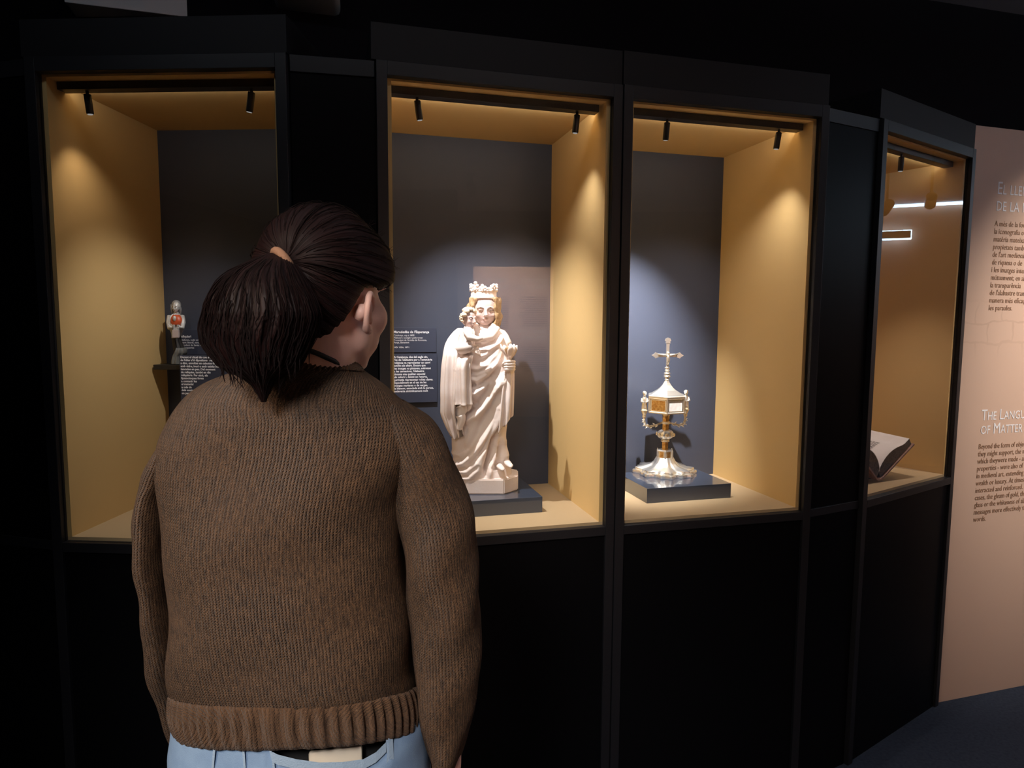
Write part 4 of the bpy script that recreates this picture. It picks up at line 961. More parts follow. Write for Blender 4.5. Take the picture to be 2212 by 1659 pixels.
# two standing figures on scroll brackets
for sx, px_, yo in ((-1, 262, 12), (1, 590, 0)):
    bx0 = rp(px_, 700)[0] 
    fp_ = lambda x, y, dy=0.0: np.array([bx0 + x * PXR, dy, rz(y + yo)])
    g = G()
    path = [fp_(0, 800), fp_(2 * -sx, 838), fp_(-sx * 14, 868), fp_(-sx * 50, 876), fp_(-sx * 100, 864), np.array([rx0 + sx * 27 * PXR, 0, rz(856)])]
    g.tube(path, [0.0045, 0.0042, 0.0046, 0.0044, 0.0034, 0.003], 10)
    br = obj('bracket', g, M['silver'], rq, True)
    for t in range(9):
        i = 0.6 + t * 0.45; i0 = int(i); q = path[min(i0, 4)] * (1 - (i - i0)) + path[min(i0 + 1, 5)] * (i - i0)
        g = G(); s_ = 1 if t % 2 else -1
        g.tube([q, q + np.array([sx * 0.004, -0.003, s_ * 0.006]), q + np.array([sx * 0.009, -0.004, s_ * 0.009])], [0.0026, 0.0036, 0.0010], 8, flat=0.6); obj('leaf', g, M['silver_plain'], br, True)
    g = G(); g.lathe([(0, 0), (0.006, 0.0), (0.0075, 0.006), (0.006, 0.010), (0.010, 0.018), (0.0125, 0.024), (0.0125, 0.027), (0, 0.028)], fp_(0, 806), 20); obj('pedestal', g, M['silver'], rq, True, sharp=0.7)
    fg = thing
    g = G(); zt_ = fp_(0, 806)[2] + 0.027
    rings = []
    m_ = 28; aa = np.arange(m_) * 2 * PI / m_
    for r_, dz in ((0.0105, 0.0), (0.0100, 0.012), (0.0088, 0.026), (0.0098, 0.034), (0.0092, 0.043), (0.0050, 0.050), (0.0036, 0.053)):
        rr = r_ * (1 + 0.10 * np.cos(7 * aa) * (dz < 0.03)); rings.append(np.stack([bx0 + rr * np.cos(aa), 0.85 * rr * np.sin(aa), np.full(m_, zt_ + dz)], 1))
    g.loft(rings)
    for s2 in (-1, 1): g.tube([(bx0 + s2 * 0.009, 0, zt_ + 0.043), (bx0 + s2 * 0.012, -0.005, zt_ + 0.032), (bx0 + s2 * 0.003, -0.011, zt_ + 0.030)], [0.0040, 0.0036, 0.0026], 10)
    fo_ = obj('figure', g, M['silver_plain'], rq, True)
    g = G(); g.ell((bx0, -0.001, zt_ + 0.0605), (0.0070, 0.0078, 0.0088), 16, 12); g.ell((bx0, 0.001, zt_ + 0.0635), (0.0082, 0.0082, 0.0070), 16, 12)
    g.tube([(bx0, -0.008, zt_ + 0.061), (bx0, -0.0098, zt_ + 0.0585)], [0.001, 0.0015], 8); obj('figure_head', g, M['silver_plain'], fo_, True)

# ------------------------------------------------------------------ saint figure in the far left showcase
FYL = 0.435
fb = np.array(in_case(0, 0.083, FYL, 0.4482)); FY = fb[1]
def zf_(x, y, dy=0.0): return pt(340 + x / 6.636, 630 + y / 6.636, FY + dy) - fb
fg = thing('saint_figure', 'little silver saint figure with red chest standing on the small dark shelf', 'statue', fb, 0)
def fslab(rows, nrow, m, power=2.0):
    rows = [(630 + r[0] / 6.636, 340 + r[1] / 6.636, 340 + r[2] / 6.636, FY + r[3], r[4]) for r in rows]
    return slab(rows, nrow, m, power)[0] - fb
g = G(); R = fslab([(1035, 195, 405, 0, 0.030), (1000, 200, 400, 0, 0.030), (930, 215, 400, 0, 0.028), (870, 240, 425, 0, 0.028), (830, 260, 420, 0, 0.026), (805, 270, 400, 0, 0.022)][::-1], 24, 40)
a = np.arange(40) * 2 * PI / 40; R[..., 1] += 0.003 * np.cos(8 * a)[None]; g.loft(R); obj('base', g, M['fig_base'], fg, True)
g = G(); R = fslab([(640, 205, 335, 0, 0.018), (700, 212, 345, 0, 0.020), (780, 225, 375, 0, 0.022), (840, 235, 400, 0, 0.024)], 40, 60); R[..., 0] += 0.0012 * np.cos(9 * np.arange(60) * 2 * PI / 60)[None]; g.loft(R); obj('lower_robe', g, M['fig_dark'], fg, True)
g = G(); R = fslab([(310, 245, 310, 0, 0.010), (335, 195, 340, 0, 0.016), (400, 160, 362, 0, 0.022), (470, 155, 375, 0, 0.025), (540, 170, 370, 0, 0.026), (600, 200, 350, 0, 0.024), (665, 205, 340, 0, 0.022)], 60, 60)
R[..., 1] += 0.002 * np.cos(10 * np.arange(60) * 2 * PI / 60)[None]; g.loft(R); obj('mantle', g, M['fig_silver'], fg, True)
g = G(); R = fslab([(330, 225, 320, -0.012, 0.008), (370, 195, 345, -0.016, 0.011), (430, 185, 358, -0.018, 0.012), (475, 200, 340, -0.018, 0.011)], 24, 30); g.loft(R); obj('breast', g, M['fig_red'], fg, True)
g = G(); g.ell(zf_(245, 385, -0.030), (0.0055, 0.004, 0.009), 12, 8); obj('pendant', g, M['fig_silver'], fg, True)
for sx, x in ((-1, 175), (1, 355)):
    g = G(); g.tube([zf_(x, 350, 0.0), zf_(x + sx * 12, 440, -0.012), zf_(x + sx * 2, 520, -0.022), zf_(x - sx * 50, 505, -0.036)], [0.0075, 0.0080, 0.0068, 0.0045], 12); obj('sleeve', g, M['fig_silver'], fg, True)
    g = G()
    for i in range(4): g.tube([zf_(x - sx * 45, 480 + 13 * i, -0.036), zf_(x - sx * 60, 478 + 14 * i, -0.043), zf_(x - sx * 75, 482 + 14 * i, -0.040)], [0.0018, 0.0018, 0.0012], 8)
    g.ell(zf_(x - sx * 45, 500, -0.034), (0.005, 0.004, 0.006), 10, 8); obj('hand', g, M['fig_silver'], fg, True)
g = G(); g.box(-0.0105, 0.0105, -0.047, -0.038, zf_(265, 655)[2], zf_(265, 545)[2], b=0.001); g.v = [(p[0] + zf_(265, 600, -0.0425)[0], p[1], p[2]) for p in g.v]; obj('casket', g, mat('pale_horn', (0.50, 0.42, 0.42), 0.45), fg)
g, hp3 = head_g(zf_(272, 222, -0.006), 0.0165, -0.15); g.tube([zf_(270, 270), zf_(270, 325)], [0.0065, 0.008], 12); obj('head', g, M['fig_silver'], fg, True)
g = G(); c = zf_(268, 205, 0.002); g.ell(c + np.array((0, 0.002, 0.003)), (0.0145, 0.0150, 0.0165), 18, 12)
for sx in (-1, 1): g.tube([c + np.array((sx * 0.012, -0.004, 0.004)), c + np.array((sx * 0.014, 0, -0.012)), c + np.array((sx * 0.013, 0.002, -0.028))], [0.004, 0.0042, 0.003], 10)
obj('veil', g, mat('tarnished_silver', (0.33, 0.33, 0.34), 0.45, metal=0.3, bump=(250, 0.002, 0.5)), fg, True)
e = G(); e.tube([hp3(-0.16, -0.79, -0.565), hp3(0, -0.83, -0.57), hp3(0.16, -0.79, -0.565)], [0.0004, 0.0007, 0.0004], 8); obj('mouth', e, M['stone_line'], fg, True)
for sx in (-1, 1):
    e = G(); e.tube([hp3(sx * 0.10, -0.73, 0.02), hp3(sx * 0.25, -0.76, 0.04), hp3(sx * 0.40, -0.67, 0.02)], [0.0004, 0.0009, 0.0004], 8); obj('eye', e, M['stone_line'], fg, True)

# ------------------------------------------------------------------ open book
KY = 2.50
kb = pt(1899, 1034, KY); kb[2] = ZB + 0.007
axv = np.array([-0.45, 0.89, 0]); axv /= np.linalg.norm(axv); per = np.array([axv[1], -axv[0], 0])
bk = thing('open_book', 'open manuscript book with pink leather covers lying in a dark cradle', 'book', kb, math.atan2(per[1], per[0]))
bk.rotation_euler = (math.radians(3), 0, math.atan2(per[1], per[0]))
# local frame: x across the opening, y along the spine away from the viewer, z up
BL = 0.21
def side_strip(pts_in, pts_out, y0, y1, g):
    n_ = len(pts_in); V = []
    for y in (y0, y1):
        V += [(x, y, z) for x, z in pts_in] + [(x, y, z) for x, z in pts_out]
    F = []
    o2 = 2 * n_
    for i in range(n_ - 1):
        F += [(i, i + 1, n_ + i + 1, n_ + i), (o2 + i, o2 + n_ + i, o2 + n_ + i + 1, o2 + i + 1),
              (i, o2 + i, o2 + i + 1, i + 1), (n_ + i, n_ + i + 1, o2 + n_ + i + 1, o2 + n_ + i)]
    F += [(0, n_, o2 + n_, o2), (n_ - 1, o2 + n_ - 1, o2 + 2 * n_ - 1, 2 * n_ - 1)]
    g.add(V, F)
spn = np.array([0.0, 0.030])
for sx, lab in ((1, None), (-1, None)):
    a_ = math.radians(35 if sx > 0 else 42)
    d_ = np.array([sx * math.cos(a_), math.sin(a_)]); q_ = np.array([-sx * math.sin(a_), math.cos(a_)])
    ts = np.linspace(0, 1, 14)
    Lp = 0.200
    inner = [spn + d_ * Lp * t + q_ * (0.028 * math.sin(min(1, t * 1.25) * PI) ** 0.8 * (1 - 0.25 * t) + 0.004) for t in ts]
    outer = [np.array([sx * 0.012, 0.010]) + d_ * (Lp + 0.002) * t for t in ts]
    g = G(); side_strip(inner, outer, 0.004, BL - 0.004, g); pb_ = obj('page_block', g, M['page_edge'], bk, True, sharp=0.6)
    inn2 = [p + q_ * 0.0012 for p in inner]
    g = G(); side_strip(inn2, inner, 0.003, BL - 0.003, g); pg = obj('page', g, M['vellum'], bk, True, sharp=0.6)
    g = G()
    for i in range(13):                                 # lines run along the spine
        if sx < 0: continue
        t0 = 0.20 + i * 0.036; t1 = t0 + 0.014
        k0 = spn + d_ * Lp * t0 + q_ * (0.028 * math.sin(min(1, t0 * 1.25) * PI) ** 0.8 * (1 - 0.25 * t0) + 0.0058)
        k1 = spn + d_ * Lp * t1 + q_ * (0.028 * math.sin(min(1, t1 * 1.25) * PI) ** 0.8 * (1 - 0.25 * t1) + 0.0058)
        y = 0.075
        while y < BL - 0.025:
            y1 = min(BL - 0.02, y + rng.uniform(0.006, 0.018))
            g.add([(k0[0], y, k0[1]), (k1[0], y, k1[1]), (k1[0], y1, k1[1]), (k0[0], y1, k0[1])], [(0, 1, 2, 3)])
            y = y1 + 0.003
    if sx > 0:
        o = obj('handwriting', g, M['ink'], pg); o['kind'] = 'stuff'
    cov_in = [np.array([sx * 0.012, 0.008]) + d_ * 0.210 * t for t in (0, 0.5, 1)]
    cov_out = [p - q_ * 0.006 for p in cov_in]
    g = G(); side_strip(cov_in, cov_out, -0.004, BL + 0.004, g); obj('cover', g, M['leather'], bk)
g = G(); side_strip([np.array([-0.017, 0.008]), np.array([-0.008, 0.001]), np.array([0.008, 0.001]), np.array([0.017, 0.008])], [np.array([-0.014, 0.013]), np.array([-0.006, 0.007]), np.array([0.006, 0.007]), np.array([0.014, 0.013])], -0.004, BL + 0.004, g)
obj('spine', g, M['leather'], bk, True, sharp=0.6)
# dark V shaped cradle under the covers
g = G(); pf = [(-0.105, -0.007), (0.105, -0.007), (0.105, 0.050), (0.016, -0.003), (-0.016, -0.003), (-0.105, 0.066)]
V = [(x, y, z) for y in (0.05, BL - 0.02) for x, z in pf]; n_ = len(pf)
g.add(V, [(0, 1, 2, 3), (0, 3, 4, 5), (n_ + 3, n_ + 2, n_ + 1, n_), (n_ + 5, n_ + 4, n_ + 3, n_)] + [(i, n_ + i, n_ + (i + 1) % n_, (i + 1) % n_) for i in range(n_)])
o = obj('book_cradle', g, M['fixture'], None); o.location = kb; o.rotation_euler = (0, 0, math.atan2(per[1], per[0]))
tag(o, 'dark V shaped cradle under the open manuscript book', 'stand')

# ------------------------------------------------------------------ the visitor
YC = 0.985
root = pt(655, 1590, YC); root[2] = 0.0
pe = thing('person', 'person seen from behind in brown knit sweater and light jeans, hair in a ponytail', 'person', root, 0)
def pp(px, py, Y): return pt(px, py, Y) - root
def pslab(rows, nrow, m, power=2.3, start=0.0):
    R, info = slab(rows, nrow, m, power, start); return R - root
# --- head frame
HY, HP = math.radians(21), math.radians(4)
Hc = pp(710, 640, 0.985)
fv = np.array([math.sin(HY) * math.cos(HP), math.cos(HY) * math.cos(HP), -math.sin(HP)])
rv = np.array([math.cos(HY), -math.sin(HY), 0.0]); uv_ = np.cross(rv, fv)
HB = np.stack([rv, fv, uv_])                        # rows: right, forward, up
HS = 0.97
def hq(r, f, u): return Hc + HS * (r * rv + f * fv + u * uv_)
def hell(g, c, rad, n=18, mm=12):
    g.ell(hq(*c), tuple(HS * x for x in rad), n, mm, rot=HB.T)
g = G()
hell(g, (0, -0.012, 0.022), (0.073, 0.092, 0.084), 28, 18)
hell(g, (0, 0.030, -0.020), (0.062, 0.060, 0.080), 22, 14)
hell(g, (0, 0.036, -0.062), (0.046, 0.050, 0.040), 20, 12)
hell(g, (0, 0.068, -0.094), (0.024, 0.022, 0.018), 14, 10)
for sx in (-1, 1):
    hell(g, (sx * 0.040, 0.052, -0.028), (0.026, 0.030, 0.030), 14, 10)
    hell(g, (sx * 0.046, 0.012, -0.052), (0.016, 0.034, 0.036), 14, 10)
    hell(g, (sx * 0.034, 0.040, -0.056), (0.024, 0.034, 0.036), 14, 10)
    hell(g, (sx * 0.032, 0.078, 0.024), (0.024, 0.012, 0.009), 12, 8)
    g.tube([hq(sx * 0.048, 0.008, -0.068), hq(sx * 0.031, 0.042, -0.090), hq(sx * 0.011, 0.070, -0.100)], [0.013, 0.013, 0.012], 12)
g.tube([hq(0, 0.086, 0.018), hq(0, 0.098, -0.004), hq(0, 0.112, -0.026), hq(0, 0.094, -0.036)], [0.008, 0.009, 0.013, 0.009], 12)
for sx in (-1, 1): hell(g, (sx * 0.012, 0.094, -0.031), (0.008, 0.010, 0.007), 10, 8)
hell(g, (0, 0.090, -0.056), (0.022, 0.010, 0.005), 14, 8); hell(g, (0, 0.088, -0.065), (0.018, 0.010, 0.006), 14, 8)
# neck and trunk under the clothes
n0 = hq(0, -0.022, -0.045); n1 = pp(690, 800, 1.0)
g.tube([n0, hq(0, -0.024, -0.085), (n0 + n1) / 2 + np.array((0, 0, -0.03)), n1, n1 + np.array((-0.005, 0, -0.06))], [0.052, 0.051, 0.051, 0.056, 0.075], 24)
g.loft(pslab([(792, 590, 760, YC, 0.055), (830, 490, 780, YC, 0.060), (900, 420, 845, YC, 0.082), (1100, 385, 850, YC, 0.095), (1300, 420, 830, YC, 0.085), (1480, 430, 850, YC, 0.078), (1640, 430, 860, YC, 0.078), (1760, 425, 870, YC, 0.085)], 40, 40))
def zt(z, x, y): return np.array([x, y, z])
for sx in (-1, 1):
    g.tube([zt(0.86, sx * 0.085, 0), zt(0.70, sx * 0.088, 0.0), zt(0.50, sx * 0.085, 0.005), zt(0.34, sx * 0.085, -0.015), zt(0.08, sx * 0.085, -0.02)], [0.082, 0.076, 0.055, 0.052, 0.036], 20)
    g.tube([zt(0.06, sx * 0.085, -0.04), zt(0.05, sx * 0.09, 0.04), zt(0.035, sx * 0.095, 0.13)], [0.034, 0.036, 0.024], 16)
# arms
AR = [pp(850, 935, YC), pp(930, 1070, YC), pp(962, 1290, YC - 0.01), pp(962, 1480, YC - 0.01), pp(962, 1630, YC - 0.01)]
AL = [pp(420, 935, YC), pp(375, 1070, YC), pp(342, 1260, YC + 0.02), pp(380, 1430, YC + 0.07), pp(424, 1590, YC + 0.13)]
g.tube(AR, [0.028, 0.034, 0.030, 0.028, 0.023], 18); g.tube(AL, [0.026, 0.030, 0.026, 0.025, 0.022], 18)
def hand(g, wr, d, nrm_, thumb_side):
    d = np.asarray(d, float); d /= np.linalg.norm(d); nr = np.asarray(nrm_, float); nr -= d * (nr @ d); nr /= np.linalg.norm(nr); sd = np.cross(d, nr) * thumb_side
    ax = np.stack([sd, nr, d])
    g.tube([wr - d * 0.02, wr + d * 0.015], [0.024, 0.022], 14, flat=0.8)
    V = G(); V.ell((0, 0, 0), (0.038, 0.015, 0.048), 18, 12)
    g.add(np.array(V.v) @ ax + wr + d * 0.055, V.f)
    for i, (off, ln) in enumerate(((0.028, 0.070), (0.010, 0.078), (-0.009, 0.073), (-0.027, 0.058))):
        b0 = wr + d * 0.085 + sd * off
        g.tube([b0, b0 + d * ln * 0.45 + nr * 0.004, b0 + d * ln * 0.75 + nr * 0.014, b0 + d * ln * 0.92 + nr * 0.028], [0.0092, 0.0085, 0.0080, 0.0062], 12)
    b0 = wr + d * 0.035 + sd * 0.030
    g.tube([b0 - sd * 0.012, b0 + d * 0.022 + sd * 0.014 + nr * 0.006, b0 + d * 0.045 + sd * 0.020 + nr * 0.014, b0 + d * 0.060 + sd * 0.018 + nr * 0.020], [0.014, 0.011, 0.0095, 0.007], 12)
wR = pp(965, 1645, YC - 0.015)
hand(g, wR, (0.05, -0.06, -1), (-1, 0.25, 0), 1)
wL = pp(425, 1600, YC + 0.14)
hand(g, wL, (0.55, 0.55, -0.25), (0.2, -0.3, -1), 1)
me = remesh(g, 0.0048, 5, 0.5)
gb = mesh_to_g(me); bpy.data.meshes.remove(me)
# ears, joined to the skin
def ear(g, sx):
    c = np.array([sx * 0.0735, -0.012, -0.027])
    def e(b, u, o):
        b, u, o = 0.92 * b, 0.84 * u, 0.9 * o
        return hq(c[0] + sx * (o + 0.30 * max(b, 0)), c[1] - b, c[2] + u)      # b back, u up, o outwards
    rim = [(-0.006, 0.004, 0.004), (-0.010, 0.016, 0.006), (-0.004, 0.028, 0.009), (0.008, 0.033, 0.010), (0.018, 0.026, 0.011), (0.022, 0.012, 0.011), (0.020, -0.004, 0.009), (0.013, -0.017, 0.006), (0.005, -0.026, 0.004), (-0.003, -0.028, 0.003), (-0.007, -0.020, 0.002), (-0.008, -0.008, 0.002)]
    g.tube([e(*p) for p in rim], [0.0034, 0.0040, 0.0044, 0.0046, 0.0046, 0.0044, 0.0040, 0.0042, 0.0062, 0.0064, 0.0045, 0.0035], 10)
    g.tube([e(-0.004, -0.012, 0.001), e(0.006, -0.006, 0.003), e(0.011, 0.008, 0.006), e(0.004, 0.020, 0.006)], [0.0075, 0.0085, 0.0075, 0.005], 12, flat=0.6)
    g.tube([e(-0.006, -0.016, 0.004), e(-0.004, -0.010, 0.006), e(-0.005, -0.004, 0.005)], [0.003, 0.0042, 0.003], 10)
    g.tube([e(0.010, -0.010, -0.010), e(0.010, 0.002, -0.004), e(0.009, 0.014, -0.006)], [0.008, 0.010, 0.007], 10)
    return e(0.002, -0.027, 0.009)
ed = [ear(gb, 1), ear(gb, -1)]
body = obj('body', gb, M['skin'], pe, True)
for q in ed[:1]:
    g = G(); g.ell(q, (0.0022, 0.0022, 0.0022), 12, 8); obj('ear_stud', g, M['stud'], pe, True)
for sx in (-1, 1):
    g = G(); hell(g, (sx * 0.030, 0.067, 0.004), (0.012, 0.0105, 0.009), 16, 10); obj('eye', g, M['eye_white'], pe, True)

# --- hair: a sheet combed from the hairline back to the elastic
tie = hq(0.014, -0.113, 0.034)
half = [(0.0, 0.082, 0.062), (0.030, 0.077, 0.058), (0.052, 0.060, 0.046), (0.064, 0.042, 0.022), (0.070, 0.026, 0.012), (0.0755, 0.012, 0.010), (0.078, -0.002, 0.014), (0.078, -0.024, 0.010), (0.0750, -0.038, -0.012), (0.066, -0.050, -0.036), (0.052, -0.062, -0.056), (0.030, -0.073, -0.068), (0.012, -0.078, -0.070)]
loop = half + [(-x, y, z) for x, y, z in half[::-1]]
loop = np.array(loop)
tl = np.linspace(0, len(loop), 900, endpoint=False)
lp = np.concatenate([loop, loop[:1]])
HLn = np.stack([np.interp(tl, np.arange(len(loop) + 1), lp[:, k]) for k in range(3)], 1)
for k in range(3):
    ker = np.hanning(41); ker /= ker.sum(); HLn[:, k] = np.convolve(np.concatenate([HLn[-40:, k], HLn[:, k], HLn[:40, k]]), ker, 'same')[40:-40]
jag = 0.0013 * noise1(900, 5, 3)[:, None]
HLn = HLn + jag * np.array([0, 0.4, 1.0])
cen = np.array([0, -0.014, 0.018]); rad = np.array([0.0775, 0.096, 0.0915])
Tl = np.array([0.014, -0.113, 0.034])
D0 = (HLn - cen) / rad; r0 = np.linalg.norm(D0, axis=1); D0 /= r0[:, None]
D1 = (Tl - cen) / rad; r1 = np.linalg.norm(D1); D1 = D1 / r1
om = np.arccos(np.clip(D0 @ D1, -1, 1))
bump_ = 0.20 * np.exp(-((tl - 3.0) / 1.5) ** 2) + 0.20 * np.exp(-((tl - (len(loop) - 4.0)) / 1.3) ** 2)
NS = 40; sheet = np.zeros((NS, 900, 3))
lock = 0.6 * noise1(900, 11, 9) + 0.7 * noise1(900, 12, 3) + 0.4 * noise1(900, 13, 1)
for i, s in enumerate(np.linspace(0, 1, NS)):
    a_ = np.sin((1 - s) * om) / np.sin(om); b_ = np.sin(s * om) / np.sin(om)
    D = a_[:, None] * D0 + b_[:, None] * D1
    bul = 0.125 * math.sin(PI * min(1, s * 1.12)) ** 0.8 * np.clip(om / 1.5, 0.35, 1.25)
    r_ = r0 * (1 - s) + r1 * s * 0.99 + bul + 0.02 * min(1, s * 8) + bump_ * math.exp(-((s - 0.13) / 0.16) ** 2) + 0.0065 * lock * math.sin(PI * min(0.97, 0.12 + s * 0.85))
    sheet[i] = cen + D * rad * r_[:, None]
W_s = Hc + HS * (sheet[..., 0:1] * rv + sheet[..., 1:2] * fv + sheet[..., 2:3] * uv_)
g = G(); g.loft(W_s, cap=False, uv=[(j / 900.0, i / NS) for i in range(NS) for j in range(900)])
hair = obj('hair', g, M['hair'], pe, True)
# loose strands over the sheet and fly-aways
g = G()
for k in range(330):
    j = int(rng.integers(0, 900)); s0_ = rng.uniform(0.0, 0.55); s1_ = min(1.0, s0_ + rng.uniform(0.25, 0.5))
    js = (j + np.cumsum(rng.normal(0, 1.2, 12))).astype(int) % 900
    lift = rng.uniform(0.0004, 0.0026)
    pts = []
    for q, s in enumerate(np.linspace(s0_, s1_, 12)):
        p = W_s[min(NS - 1, int(s * (NS - 1))), js[q]]; o_ = p - hq(0, -0.014, 0.018); pts.append(p + o_ / np.linalg.norm(o_) * lift * (0.3 + math.sin(PI * q / 11)))
    g.tube(pts, 0.00042, 4)
o = obj('loose_strands', g, M['hair'], hair); o['kind'] = 'stuff'
g = G()
for (x, y, Y), dd in (((846, 560, 1.0), (16, -10)), ((848, 585, 1.0), (22, -4)), ((845, 600, 1.0), (14, 16)), ((840, 545, 1.0), (18, -16)), ((838, 620, 1.01), (10, 14)), ((832, 628, 1.01), (8, 18)), ((820, 512, 1.0), (12, -14)), ((800, 482, 0.99), (10, -8)), ((610, 468, 0.93), (-8, -9)), ((584, 505, 0.91), (-10, -8))):
    for q in range(3):
        a_ = pp(x + rng.uniform(-6, 0), y + rng.uniform(-8, 8), Y); e_ = pp(x + dd[0] * rng.uniform(0.4, 1.0), y + dd[1] * rng.uniform(0.2, 1.0), Y)
        m_ = (a_ + e_) / 2 + rng.normal(0, 0.003, 3); g.tube([a_, m_, e_], [0.0004, 0.0003, 0.0002], 4)
for L in ([(716, 738), (722, 752), (735, 756), (746, 748)], [(706, 742), (705, 765), (716, 774), (735, 771)], [(690, 738), (694, 752), (690, 760)], [(738, 706), (742, 726), (750, 736)]):
    g.tube([pp(x, y, 0.952 - 0.0002 * (x - 690)) for x, y in L], [0.0009, 0.0008, 0.0006, 0.0004][:len(L)], 5)
o = obj('stray_hairs', g, M['hair'], hair); o['kind'] = 'stuff'
# elastic
g = G()
tdir = (pp(560, 600, 0.86) - tie); tdir /= np.linalg.norm(tdir)
e1 = np.cross(tdir, (0, 0, 1.0)); e1 /= np.linalg.norm(e1); e2 = np.cross(tdir, e1)
ring = [tie + tdir * 0.004 + 0.0175 * (math.cos(a) * e1 + math.sin(a) * e2) for a in np.linspace(0, 2 * PI, 33)]
g.tube(ring, 0.0058, 10, cap=False); obj('hair_tie', g, M['tie'], hair, True)
# ponytail
rows = [(548, 578, 618, 0.880, 0.012), (556, 560, 626, 0.876, 0.018), (568, 535, 634, 0.868, 0.026), (590, 492, 646, 0.856, 0.034), (620, 462, 660, 0.847, 0.040), (650, 445, 674, 0.842, 0.043), (680, 437, 681, 0.840, 0.045), (712, 431, 676, 0.840, 0.044), (738, 432, 667, 0.841, 0.042), (765, 452, 655, 0.842, 0.038), (790, 474, 638, 0.843, 0.032), (805, 505, 615, 0.843, 0.025), (826, 540, 592, 0.844, 0.014), (848, 554, 582, 0.845, 0.008), (868, 564, 575, 0.846, 0.003)]
m_ = 420
R = pslab(rows, 110, m_, 2.1)
cc_ = R.mean(1); nv = R - cc_[:, None]; nv[..., 2] *= 0; nv /= np.linalg.norm(nv, axis=2)[..., None] + 1e-9
t_ = np.linspace(0, 1, 110)
env = (np.sin(PI * np.clip(t_ * 1.05, 0, 1)) ** 0.6)[:, None]
r1_ = noise1(m_, 21, 16); r2_ = noise1(m_, 22, 5); r3_ = noise1(m_, 23, 1.4)
wav = np.stack([np.roll(0.0028 * r1_ + 0.0016 * r2_ + 0.0008 * r3_, int(8 * math.sin(5 * t))) for t in t_])
R = R + nv * (wav * env)[..., None]
g = G(); g.loft(R, uv=[(j / m_ * 0.6, t_[i] * 1.0) for i in range(110) for j in range(m_)])
pony = obj('ponytail', g, M['hair'], hair, True)
g = G()
for k in range(420):
    j = int(rng.integers(0, m_)); i0 = int(rng.integers(2, 60)); i1 = min(109, i0 + int(rng.integers(30, 60)))
    ii = np.linspace(i0, i1, 10).astype(int); jj = (j + np.cumsum(rng.normal(0, 1.5, 10))).astype(int) % m_
    lift = rng.uniform(0.0003, 0.0035)
    pts = [R[a_, b_] + nv[a_, b_] * lift * (0.3 + math.sin(PI * q / 9)) for q, (a_, b_) in enumerate(zip(ii, jj))]
    g.tube(pts, [0.0006] * 6 + [0.0005, 0.0004, 0.0003, 0.0002], 4)
for k in range(70):      # wispy ends
    j = int(rng.integers(0, m_)); i0 = int(rng.integers(66, 86))
    p = R[i0, j]; d_ = R[i0 + 6, j] - R[i0, j]; d_ /= np.linalg.norm(d_) + 1e-9
    L = rng.uniform(0.010, 0.030)
    g.tube([p, p + d_ * L * 0.5 + np.array((0, 0, -0.004)), p + d_ * L * 0.8 + np.array((rng.normal(0, 0.003), rng.normal(0, 0.002), -0.010 - L * 0.3))], [0.0012, 0.0008, 0.0002], 4)
o = obj('loose_strands', g, M['hair'], pony); o['kind'] = 'stuff'

# --- sweater
def soft(R, seed, amp, ny, nx):
    n, m = R.shape[:2]; r = np.random.default_rng(seed)
    out = np.zeros((n, m)); a = np.arange(m) * 2 * PI / m; z = np.linspace(0, 1, n)
    for q in range(10):
        kx = r.integers(1, nx + 1); kz = r.uniform(0.4, ny); ph = r.uniform(0, 2 * PI, 2)
        out += r.normal() * np.sin(kx * a[None] + ph[0] + kz * 2.2 * z[:, None]) * np.cos(kz * 2 * PI * z[:, None] + ph[1]) / math.sqrt(kx)
    c = R.mean(1); nv = R - c[:, None]; nv[..., 2] = 0; nv /= np.linalg.norm(nv, axis=2)[..., None] + 1e-9
    return R + nv * (amp * out / (out.std() + 1e-9))[..., None]
def sag(R):
    """the back hangs a little higher than the front, more so towards the hem"""
    zr = R[..., 2]; k = np.clip((1.28 - zr) / 0.33, 0, 1)
    cx_ = R[..., 0].mean()
    R = R.copy(); yb = (YC - root[1]) - R[..., 1]
    R[..., 2] = zr + k * (0.047 * np.clip(yb / 0.122, -1, 1) + 0.006 * (R[..., 0] - cx_) / 0.18)
    return R
trow = [(766, 640, 738, YC + 0.005, 0.052), (776, 610, 756, YC + 0.004, 0.061), (790, 560, 778, YC, 0.072), (808, 492, 802, YC, 0.081), (830, 438, 832, YC, 0.089), (860, 397, 862, YC, 0.098), (900, 366, 902, YC, 0.107), (950, 346, 912, YC, 0.114), (1010, 340, 900, YC, 0.119), (1080, 342, 880, YC, 0.122), (1160, 344, 872, YC, 0.124), (1260, 349, 880, YC, 0.125), (1360, 358, 892, YC, 0.125), (1450, 365, 902, YC, 0.124), (1485, 370, 908, YC, 0.121), (1496, 374, 905, YC, 0.117)]
R = sag(soft(pslab(trow, 220, 240, 2.35, PI / 2), 4, 0.0030, 2.5, 4))
g = G(); g.loft(R, cap=False, uv=ring_uv(R))
sw = obj('sweater', g, M['knit'], pe, True, label='brown knit sweater')
